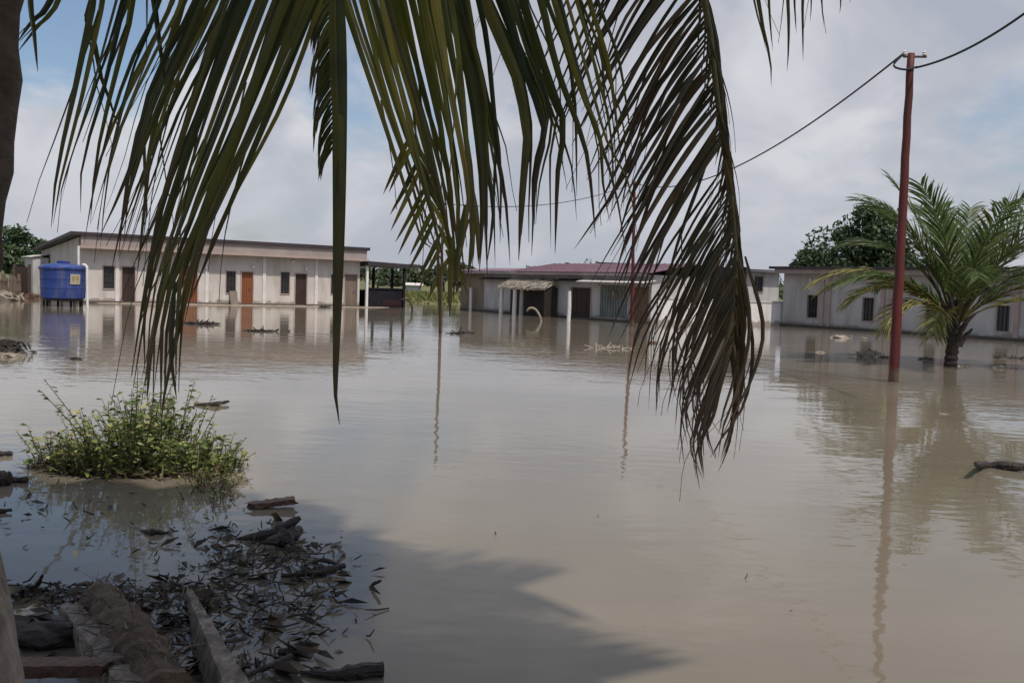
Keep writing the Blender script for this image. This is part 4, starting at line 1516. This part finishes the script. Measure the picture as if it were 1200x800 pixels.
# frond 6: small far frond seen beside the straight leaflet
f6 = Frond('frond_fore')
S = rachis(f6, [CR, at(250, -500, 4.0), at(350, -200, 4.6), at(380, -40, 4.8), at(389, 60, 4.8), at(391, 190, 4.8)], 0.02, 0.004)
for k in range(34):
    y0 = -20 + 5.8 * k
    ln = rnf.uniform(48, 78) * (1 if k < 24 else 0.7)
    for sg, sc_ in ((-1, 1.0), (1, 0.35)):
        x0 = 389 + k * 0.05
        blade(f6, [(x0, y0), (x0 + sg * ln * 0.27 * sc_, y0 + ln * 0.45), (x0 + sg * ln * 0.36 * sc_, y0 + ln)], 4.8, 4.7, 0.018, 1.5, 6, None, 0.6)
f6.done()

# the rest of the crown, overhead and behind the viewer
rn = random.Random(15)
for k in range(28):
    an = k * 2.39996 + 0.3
    el = R(rn.uniform(8, 55))
    fx = Frond('frond_fore')
    toward = math.sin(an)
    L = rn.uniform(2.5, 3.4) if toward > 0.1 else rn.uniform(3.4, 4.4)
    drp = R(rn.uniform(25, 55)) if toward > 0.1 else R(rn.uniform(45, 80))
    if toward > 0.1:
        el = R(rn.uniform(28, 60))
    if math.cos(an) > 0.2:
        L *= 0.78
    frond(fx.L, fx.R, CR, an, el, L, drp, 84, 0.9, 0.062, rn, 0.3)
    fx.done()

# ------------------------------------------------------------------ weed clump standing in the shallows
wc = ground(162, 548)
root = thing('weed_clump', wc, 'bright green bushy weed clump growing out of the water below the hanging fronds', 'plant')
rn = random.Random(6)
WS = wc.y / F
mbS, mbF, mbD = MB(), MB(), MB()
for k in range(430):
    u = rn.uniform(-1, 1)
    v = rn.uniform(-1, 1)
    if u * u + v * v > 1:
        continue
    px_ = 162 + u * 118
    x = (px_ - 162) * WS
    y = v * 0.42
    edge = math.sqrt(max(0.0, 1 - u * u * 0.85))
    hmax = 0.60 * edge * (0.75 + 0.25 * math.sin(u * 5 + 1.4) + 0.22 * (rn.random() - 0.4))
    if u < -0.55:
        hmax *= 0.85 + 0.5 * rn.random()
    hgt = hmax * rn.uniform(0.45, 1.08)
    p = wc + Vector((x, y, -0.05))
    lean = Vector((u * 0.3 + rn.gauss(0, 0.24), v * 0.2 + rn.gauss(0, 0.24), 0))
    if rn.random() < 0.06:
        hgt *= 1.35
    tip = p + Vector((0, 0, hgt + 0.05)) + lean * hgt
    S_ = spline([p, p.lerp(tip, 0.5) + Vector((rn.gauss(0, 0.015), 0, 0.02)), tip], 5)
    mbS.tube(S_, [0.005, 0.0045, 0.004, 0.0035, 0.003, 0.002], 4, cap=False)
    nlf = int(8 + hgt * 62)
    dry = u < -0.45 and rn.random() < 0.35
    for j in range(nlf):
        f = rn.uniform(0.12, 1.0)
        i = min(4, int(f * 5))
        q = S_[i].lerp(S_[i + 1], f * 5 - i)
        an = rn.uniform(0, 2 * math.pi)
        d = Vector((math.cos(an), math.sin(an), rn.uniform(-0.2, 0.7))).normalized()
        ll = rn.choice((rn.uniform(0.02, 0.05), rn.uniform(0.02, 0.05), rn.uniform(0.04, 0.10))) * (1.2 - 0.4 * f)
        sd = d.cross(Vector((rn.gauss(0, 0.6), rn.gauss(0, 0.6), 1))).normalized() * ll * rn.uniform(0.14, 0.3)
        mm = q + d * ll * 0.5
        e = q + d * ll + Vector((0, 0, -ll * 0.2))
        (mbD if dry or (f < 0.25 and rn.random() < 0.45) else mbF).quad(q, mm - sd, e, mm + sd)
for k in range(150):    # sparse sprigs trailing into the water on the near right
    px_ = rn.gauss(252, 17)
    py_ = rn.gauss(562, 15)
    if not 540 < py_ < 600 or px_ > 287:
        continue
    p = ground(px_, py_, -0.02)
    hgt = rn.uniform(0.04, 0.16)
    tip = p + Vector((rn.gauss(0, 0.07), rn.gauss(0, 0.05), hgt))
    mbS.tube([p, p.lerp(tip, 0.5) + Vector((0, 0, 0.01)), tip], [0.003, 0.003, 0.002], 4, cap=False)
    for j in range(7):
        q = p.lerp(tip, rn.uniform(0.25, 1.0))
        d = Vector((rn.gauss(0, 1), rn.gauss(0, 1), rn.gauss(0.2, 0.5))).normalized() * rn.uniform(0.02, 0.05)
        sd = d.cross(Vector((rn.gauss(0, 0.5), rn.gauss(0, 0.5), 1))).normalized() * d.length * 0.22
        (mbF if rn.random() < 0.6 else mbD).quad(q, q + d * 0.5 - sd, q + d, q + d * 0.5 + sd)
for k in range(340):    # dark flood wrack caught round the stems
    an = rn.uniform(0, 2 * math.pi)
    rr = rn.uniform(0.75, 1.05)
    p = wc + Vector((math.cos(an) * rr * 118 * WS - (0.05), math.sin(an) * rr * 0.44, rn.uniform(-0.01, 0.05)))
    d = Vector((rn.gauss(0, 1), rn.gauss(0, 0.6), rn.gauss(0, 0.25))).normalized() * rn.uniform(0.03, 0.11)
    sd = d.cross(Vector((0, 0, 1))).normalized() * 0.007
    mbD.quad(p - d - sd, p + d - sd, p + d + sd, p - d + sd)
mbF.build('leaves', M['weed'], root)
mbS.build('stems', M['weed_dry'], root)
o = mbD.build('dry_leaves', M['weed_dry'], root)

# ------------------------------------------------------------------ foreground timber and wrack


def rough_beam(a, b_, wd, th, seed, n=10, up=Vector((0, 0, 1)), taper=1.0, jag=0.012):
    """a weathered plank: wavering edges, broken ends"""
    rn_ = random.Random(seed)
    a, b_ = Vector(a), Vector(b_)
    d = (b_ - a).normalized()
    sd = d.cross(up).normalized()
    u2 = sd.cross(d)
    mb = MB()
    rings = []
    for k in range(n + 1):
        f = k / n
        p = a.lerp(b_, f)
        ww = wd / 2 * (1 + (taper - 1) * f)
        ring = []
        for sx_, sz_ in ((-1, -1), (0, -1), (1, -1), (1, 0), (1, 1), (0.33, 1.03), (-0.33, 0.97), (-1, 1), (-1, 0)):
            end = rn_.uniform(-0.05, 0.05) if k in (0, n) else 0
            ring.append(p + sd * (ww * sx_ * 0.97 + rn_.uniform(-jag, jag)) + u2 * (th / 2 * sz_ + rn_.uniform(-jag, jag) * 0.6) + d * end)
        rings.append(ring)
    m_ = len(rings[0])
    for r_ in rings:
        mb.v += r_
        mb.a += [0] * m_
    for k in range(n):
        for j in range(m_):
            j2 = (j + 1) % m_
            mb.f.append((k * m_ + j, k * m_ + j2, (k + 1) * m_ + j2, (k + 1) * m_ + j))
    mb.f.append(tuple(range(m_))[::-1])
    mb.f.append(tuple(n * m_ + j for j in range(m_)))
    return mb


# leaning post at the lower left corner
mb = MB()
rn = random.Random(2)
pp = spline([at(-66, 520, 2.35), at(-38, 660, 2.3), at(-22, 740, 2.25), at(-8, 830, 2.2), at(10, 1010, 2.15)], 20)
mb.tube(pp, [0.075 + rn.uniform(-0.003, 0.003) for _ in range(21)], 14, 0.03, True, rn)
tag(mb.build('wooden_post', M['wood_post'], None, smooth=True), 'thick weathered grey post leaning in the bottom left corner', 'post')

pA0, pA1 = at(80, 706, 4.28) - Vector((0, 0, 0.12)), at(160, 806, 3.15) - Vector((0, 0, 0.12))
tag(rough_beam(pA0, pA1, 0.085, 0.24, 1, 34, jag=0.006).build('timber_beam', M['wood_old'], None), 'squared timber beam on edge with pale top, beside the fibrous palm log', 'beam', 'timber heaped in the foreground')  # one mottled pale and dark wood on all faces
pB0, pB1 = at(-14, 782, 3.3), at(126, 781, 3.38)
tag(rough_beam(pB0, pB1, 0.09, 0.045, 2, 26, jag=0.004).build('short_plank', M['wood_brown'], None), 'short reddish-brown plank lying crosswise against the squared beam', 'plank', 'timber heaped in the foreground')
pC0, pC1 = at(218, 703, 4.6), at(278, 830, 3.1)
tag(rough_beam(pC0, pC1, 0.035, 0.11, 3, 26, Vector((0.3, 0, 1)), 3.0, 0.003).build('long_plank', M['wood_old'], None), 'narrow grey plank slanting out of the water among the leaf litter', 'plank', 'timber heaped in the foreground')
# fibrous palm log
rn = random.Random(12)
l0, l1 = at(116, 706, 4.5), at(196, 822, 3.2)
root = thing('palm_log', l0, 'fibrous fallen palm log right of the squared timber beam', 'log')
mb = MB()
S = spline([l0, l0.lerp(l1, 0.5) + Vector((0, 0, 0.03)), l1], 22)
mb.tube(S, [0.10 + rn.uniform(-0.012, 0.016) for _ in S], 16, 0.10, True, rn)
mb.build('trunk', M['fibre'], root)
mb = MB()
for k in range(260):
    p = S[rn.randrange(len(S))]
    an = rn.uniform(0.0, math.pi)
    e = Vector((math.cos(an), 0.3 * math.cos(an), abs(math.sin(an))))
    q = p + e * rn.uniform(0.09, 0.13)
    d = ((l1 - l0).normalized() * rn.uniform(-1, 1) + e * rn.uniform(0.1, 0.6) + Vector((rn.gauss(0, 0.4), rn.gauss(0, 0.4), 0))).normalized() * rn.uniform(0.04, 0.14)
    sd = d.cross(e).normalized() * rn.uniform(0.0015, 0.004)
    mb.quad(q - sd, q + sd, q + d + sd * 0.3 - Vector((0, 0, 0.02)), q + d - sd * 0.3 - Vector((0, 0, 0.02)))
mb.build('fibres', M['litter_pale'], root)
# a dark sheath lump behind the crosswise plank
q = ground(38, 742, 0.03)
mb = MB()
mb.lump(q, 0.17, 8, (1.5, 0.8, 0.4), 16, 8, 0.22)
tag(mb.build('leaf_sheath', M['wood_dark'], None), 'black rotting leaf sheath between the corner post and the squared beam', 'leaf sheath')


def stick(name, pts, radii, m, label, cat='stick', group='driftwood afloat', z=0.0, sides=8, jit=0.12, seed=0):
    mb = MB()
    P_ = [ground(x, y, zz_) for x, y, zz_ in pts]
    n = max(6, 4 * (len(P_) - 1))
    S_ = spline(P_, n)
    rr = []
    for k in range(n + 1):
        f = k / n * (len(radii) - 1)
        i = min(len(radii) - 2, int(f))
        rr.append((radii[i] + (radii[i + 1] - radii[i]) * (f - i)) * random.Random(seed * 97 + k).uniform(0.78, 1.2))
    mb.tube(S_, rr, sides, jit, True, random.Random(seed))
    return tag(mb.build(name, m, None), label, cat, group)


w0, w1 = ground(294, 592, 0.02), ground(348, 585, 0.045)
tag(rough_beam(w0, w1, 0.11, 0.035, 51, 16, jag=0.006).build('driftwood_plank', M['wood_brown'], None), 'short reddish plank afloat right of the weed clump', 'plank', 'driftwood afloat')
stick('driftwood_log', [(276, 632, 0.0), (300, 628, 0.02), (326, 622, 0.05), (352, 606, 0.13)], [0.008, 0.03, 0.045, 0.018], M['wood_dark'], 'dark pointed stump in the litter below the short reddish plank', 'log', seed=2)
stick('driftwood_log', [(310, 637, 0.0), (330, 632, 0.02), (352, 620, 0.05)], [0.02, 0.065, 0.03], M['wood_dark'], 'lumpy dark bark piece touching the pointed stump', 'log', seed=3)
stick('floating_stick', [(330, 674, 0.01), (370, 671, 0.02), (404, 662, 0.04)], [0.01, 0.014, 0.02], M['wood_dark'], 'dark twig at the right tip of the leaf litter', seed=4)
stick('floating_stick', [(352, 664, 0.01), (378, 656, 0.03), (404, 664, 0.02)], [0.01, 0.012, 0.01], M['wood_dark'], 'thin dark twig bridging the right tip of the leaf litter', seed=5)
stick('floating_stick', [(446, 680, 0.06), (435, 686, 0.01), (445, 695, 0.0)], [0.008, 0.011, 0.006], M['wood_dark'], 'small forked black stick alone on the open water', seed=6)
stick('driftwood_log', [(352, 787, 0.01), (392, 790, 0.02), (425, 785, 0.03), (449, 783, 0.03)], [0.008, 0.02, 0.032, 0.03], M['wood_dark'], 'dark club-shaped log along the bottom edge', 'log', seed=7)
stick('floating_stick', [(285, 792, 0.02), (320, 778, 0.03), (342, 768, 0.03)], [0.012, 0.014, 0.012], M['wood_dark'], 'straight dark stick right of the narrow grey plank', seed=8)
stick('floating_stick', [(326, 764, 0.01), (350, 760, 0.02)], [0.016, 0.014], M['wood_dark'], 'short thick dark stick in the lower leaf litter', seed=9)
stick('floating_stick', [(166, 622, 0.0), (182, 623, 0.02), (197, 624, 0.0)], [0.01, 0.02, 0.006], M['wood_dark'], 'small dark stick on the shaded water below the weed clump', seed=10)
stick('driftwood_log', [(1143, 543, 0.15), (1151, 545, 0.03), (1165, 546, 0.015), (1184, 546, 0.04), (1210, 548, 0.05)], [0.02, 0.03, 0.035, 0.05, 0.04], M['wood_dark'], 'dark driftwood log with raised snag at the right edge', 'log', seed=11)
stick('driftwood_log', [(228, 474, 0.01), (250, 474, 0.02), (268, 470, 0.04)], [0.015, 0.035, 0.015], M['wood_dark'], 'thin dark log just behind the top of the weed clump', 'log', seed=12)
stick('floating_stick', [(-10, 532, 0.02), (15, 531, 0.02)], [0.03, 0.02], M['wood_dark'], 'dark stick at the left edge level with the weed clump base', seed=13)
stick('driftwood_log', [(-8, 563, 0.03), (12, 560, 0.05)], [0.09, 0.05], M['wood_dark'], 'dark stub at the left edge below the weed clump', 'log', seed=14)
stick('driftwood_log', [(16, 563, 0.01), (32, 562, 0.02)], [0.03, 0.03], M['wood_dark'], 'small dark stub floating left below the weed clump', 'log', seed=15)
stick('floating_stick', [(-10, 600, 0.01), (14, 597, 0.02)], [0.025, 0.01], M['wood_dark'], 'dark stick at the left edge on the shaded water', seed=16)
stick('floating_stick', [(36, 690, 0.02), (44, 684, 0.05), (50, 673, 0.12)], [0.014, 0.012, 0.005], M['wood_dark'], 'dark twig pointing up beside the far end of the squared beam', seed=17)
# far floating debris
G = 'heaps of flood wrack'


def wrack(px, py, wpx, label, m='wood_dark', seed=0, hm=0.25, n=24):
    c = ground(px, py)
    sc_ = c.y / F
    rn_ = random.Random(seed)
    mb = MB()
    mb.lump(c + Vector((0, 0, 0.0)), wpx * sc_ * 0.42, seed, (1, 0.45, hm * 1.2), 12, 6, 0.3)
    for k in range(n):
        p = c + Vector((rn_.gauss(0, 0.28) * wpx * sc_, rn_.gauss(0, 0.10) * wpx * sc_, rn_.uniform(0.0, hm) * wpx * sc_ * 0.4))
        d = Vector((rn_.gauss(0, 1), rn_.gauss(0, 0.5), rn_.gauss(0.1, 0.4))).normalized() * wpx * sc_ * rn_.uniform(0.08, 0.22)
        mb.tube([p - d, p, p + d], [0.012 * wpx * sc_, 0.03 * wpx * sc_, 0.01 * wpx * sc_], 5)
    return tag(mb.build('wrack_heap', M[m], None), label, 'debris', G)


wrack(8, 413, 48, 'dark heap of flood wrack at the left edge before the house', 'wood_dark', 1, 0.55, 40)
wrack(12, 418, 30, 'paler wrack in front of the dark heap at the left edge', 'debris_pale', 2, 0.3, 30)
wrack(89, 421, 16, 'small dark clump afloat below the blue tank', 'wood_dark', 3, 0.3, 14)
wrack(6, 352, 40, 'broken boards heaped at the left edge below the board fence', 'debris_pale', 4, 0.5, 40)
wrack(36, 350, 26, 'dark wrack heap left of the blue water tank', 'wood_brown', 16, 0.4, 30)
wrack(238, 380, 40, 'dark branches afloat left of centre before the long white house', 'wood_dark', 5, 0.12, 26)
wrack(305, 388, 36, 'low line of twigs afloat below the orange-brown door', 'wood_dark', 6, 0.1, 22)
wrack(380, 360, 14, 'small dark lump at the foot of the long white house', 'wood_dark', 7, 0.3, 10)
wrack(985, 396, 26, 'pale and dark driftwood afloat before the right house', 'debris_pale', 8, 0.25, 18)
wrack(961, 413, 12, 'tiny pale clump afloat left of the tall pole', 'debris_pale', 9, 0.3, 12)
wrack(1017, 418, 30, 'reddish pale tangle of branches just left of the tall pole', 'debris_pale', 10, 0.5, 44)
wrack(1038, 419, 16, 'dark twigs touching the tall pole from the left', 'wood_dark', 11, 0.15, 12)
wrack(1170, 431, 22, 'pale wrack afloat right of the small palm', 'debris_pale', 12, 0.3, 22)
wrack(1183, 420, 30, 'dark line of wrack at the foot of the right house', 'wood_dark', 17, 0.12, 20)
wrack(1128, 429, 22, 'bits of husk around the foot of the small palm', 'debris_pale', 13, 0.15, 16)
wrack(1105, 485, 13, 'two pale bits afloat below the small palm', 'debris_pale', 14, 0.12, 8)
wrack(715, 408, 40, 'flat pale streak of wrack before the board panel of the low house', 'debris_pale', 15, 0.06, 24)
wrack(765, 402, 12, 'small dark and pale clump afloat beside the thin red pole', 'wood_brown', 18, 0.4, 14)
wrack(540, 391, 40, 'low strip of dark wrack right of the thin dark pole', 'wood_dark', 19, 0.05, 14)
wrack(1085, 421, 18, 'dark twigs afloat between the tall pole and the small palm', 'wood_dark', 20, 0.2, 14)
wrack(528, 353, 46, 'pinkish pale rubble heaped on the far bank behind the thin dark pole', 'debris_pale', 22, 0.25, 30)
# bent branch rising from the water beside the shed
q = ground(483, 367)
mb = MB()
mb.tube(spline([at(470, 351, q.y), at(477, 351, q.y), at(482, 357, q.y), at(483, 364, q.y), at(481, 374, q.y)], 14), [0.05] * 15, 6)
tag(mb.build('bent_branch', M['wood_dark'], None), 'dark bent branch curving into the water right of the open shed', 'branch')

# leaf litter
mb = MB()
rn = random.Random(99)


def litter(px, py, n, spx, spy, big=1.0):
    for _ in range(int(n * 1.5)):
        x, y = rn.gauss(px, spx), rn.gauss(py, spy)
        if y < 560 or y > 860:
            continue
        p = ground(x, y, rn.uniform(0.003, 0.02))
        an = rn.uniform(0, 2 * math.pi)
        ll = (rn.uniform(0.008, 0.032) if rn.random() < 0.72 else rn.uniform(0.03, 0.085)) * big
        d = Vector((math.cos(an), math.sin(an), rn.gauss(0, 0.2))).normalized() * ll
        if rn.random() < 0.7:
            sd = d.cross(Vector((rn.gauss(0, 0.35), rn.gauss(0, 0.35), 1))).normalized() * ll * rn.choice((0.2, 0.3, 0.55))
            up = Vector((0, 0, rn.uniform(0.0, 0.35) * ll))
            i = len(mb.v)
            mb.v += [p - d, p - d * 0.2 - sd + up, p + d + up * 0.6, p - d * 0.2 + sd + up, p]
            mb.a += [0] * 5
            mb.f += [(i, i + 1, i + 4), (i + 1, i + 2, i + 4), (i + 2, i + 3, i + 4), (i + 3, i, i + 4)]
        else:
            mb.tube([p - d, p + Vector((0, 0, 0.008)), p + d * 1.1 + Vector((0, 0, rn.uniform(0, 0.05)))], [0.004, 0.005, 0.003], 4)


litter(270, 650, 150, 40, 22)
litter(340, 655, 110, 34, 16)
litter(250, 700, 120, 34, 22)
litter(330, 700, 70, 42, 18)
litter(320, 750, 90, 40, 24, 1.1)
litter(255, 770, 60, 26, 22)
litter(375, 690, 35, 18, 26)
litter(60, 700, 120, 50, 10, 1.1)
litter(150, 700, 90, 34, 9)
litter(200, 740, 45, 20, 26)
litter(40, 745, 40, 24, 12)
litter(20, 600, 16, 24, 26, 0.8)
litter(180, 640, 12, 70, 30, 0.7)
litter(620, 690, 3, 200, 60, 0.6)
litter(900, 720, 3, 150, 50, 0.5)
litter(120, 590, 16, 60, 20, 0.7)
tag(mb.build('leaf_litter', M['litter'], None, origin=(0, 0, 0)), 'dark leaves and twigs floating around the foreground timber', 'leaf litter', None, 'stuff')
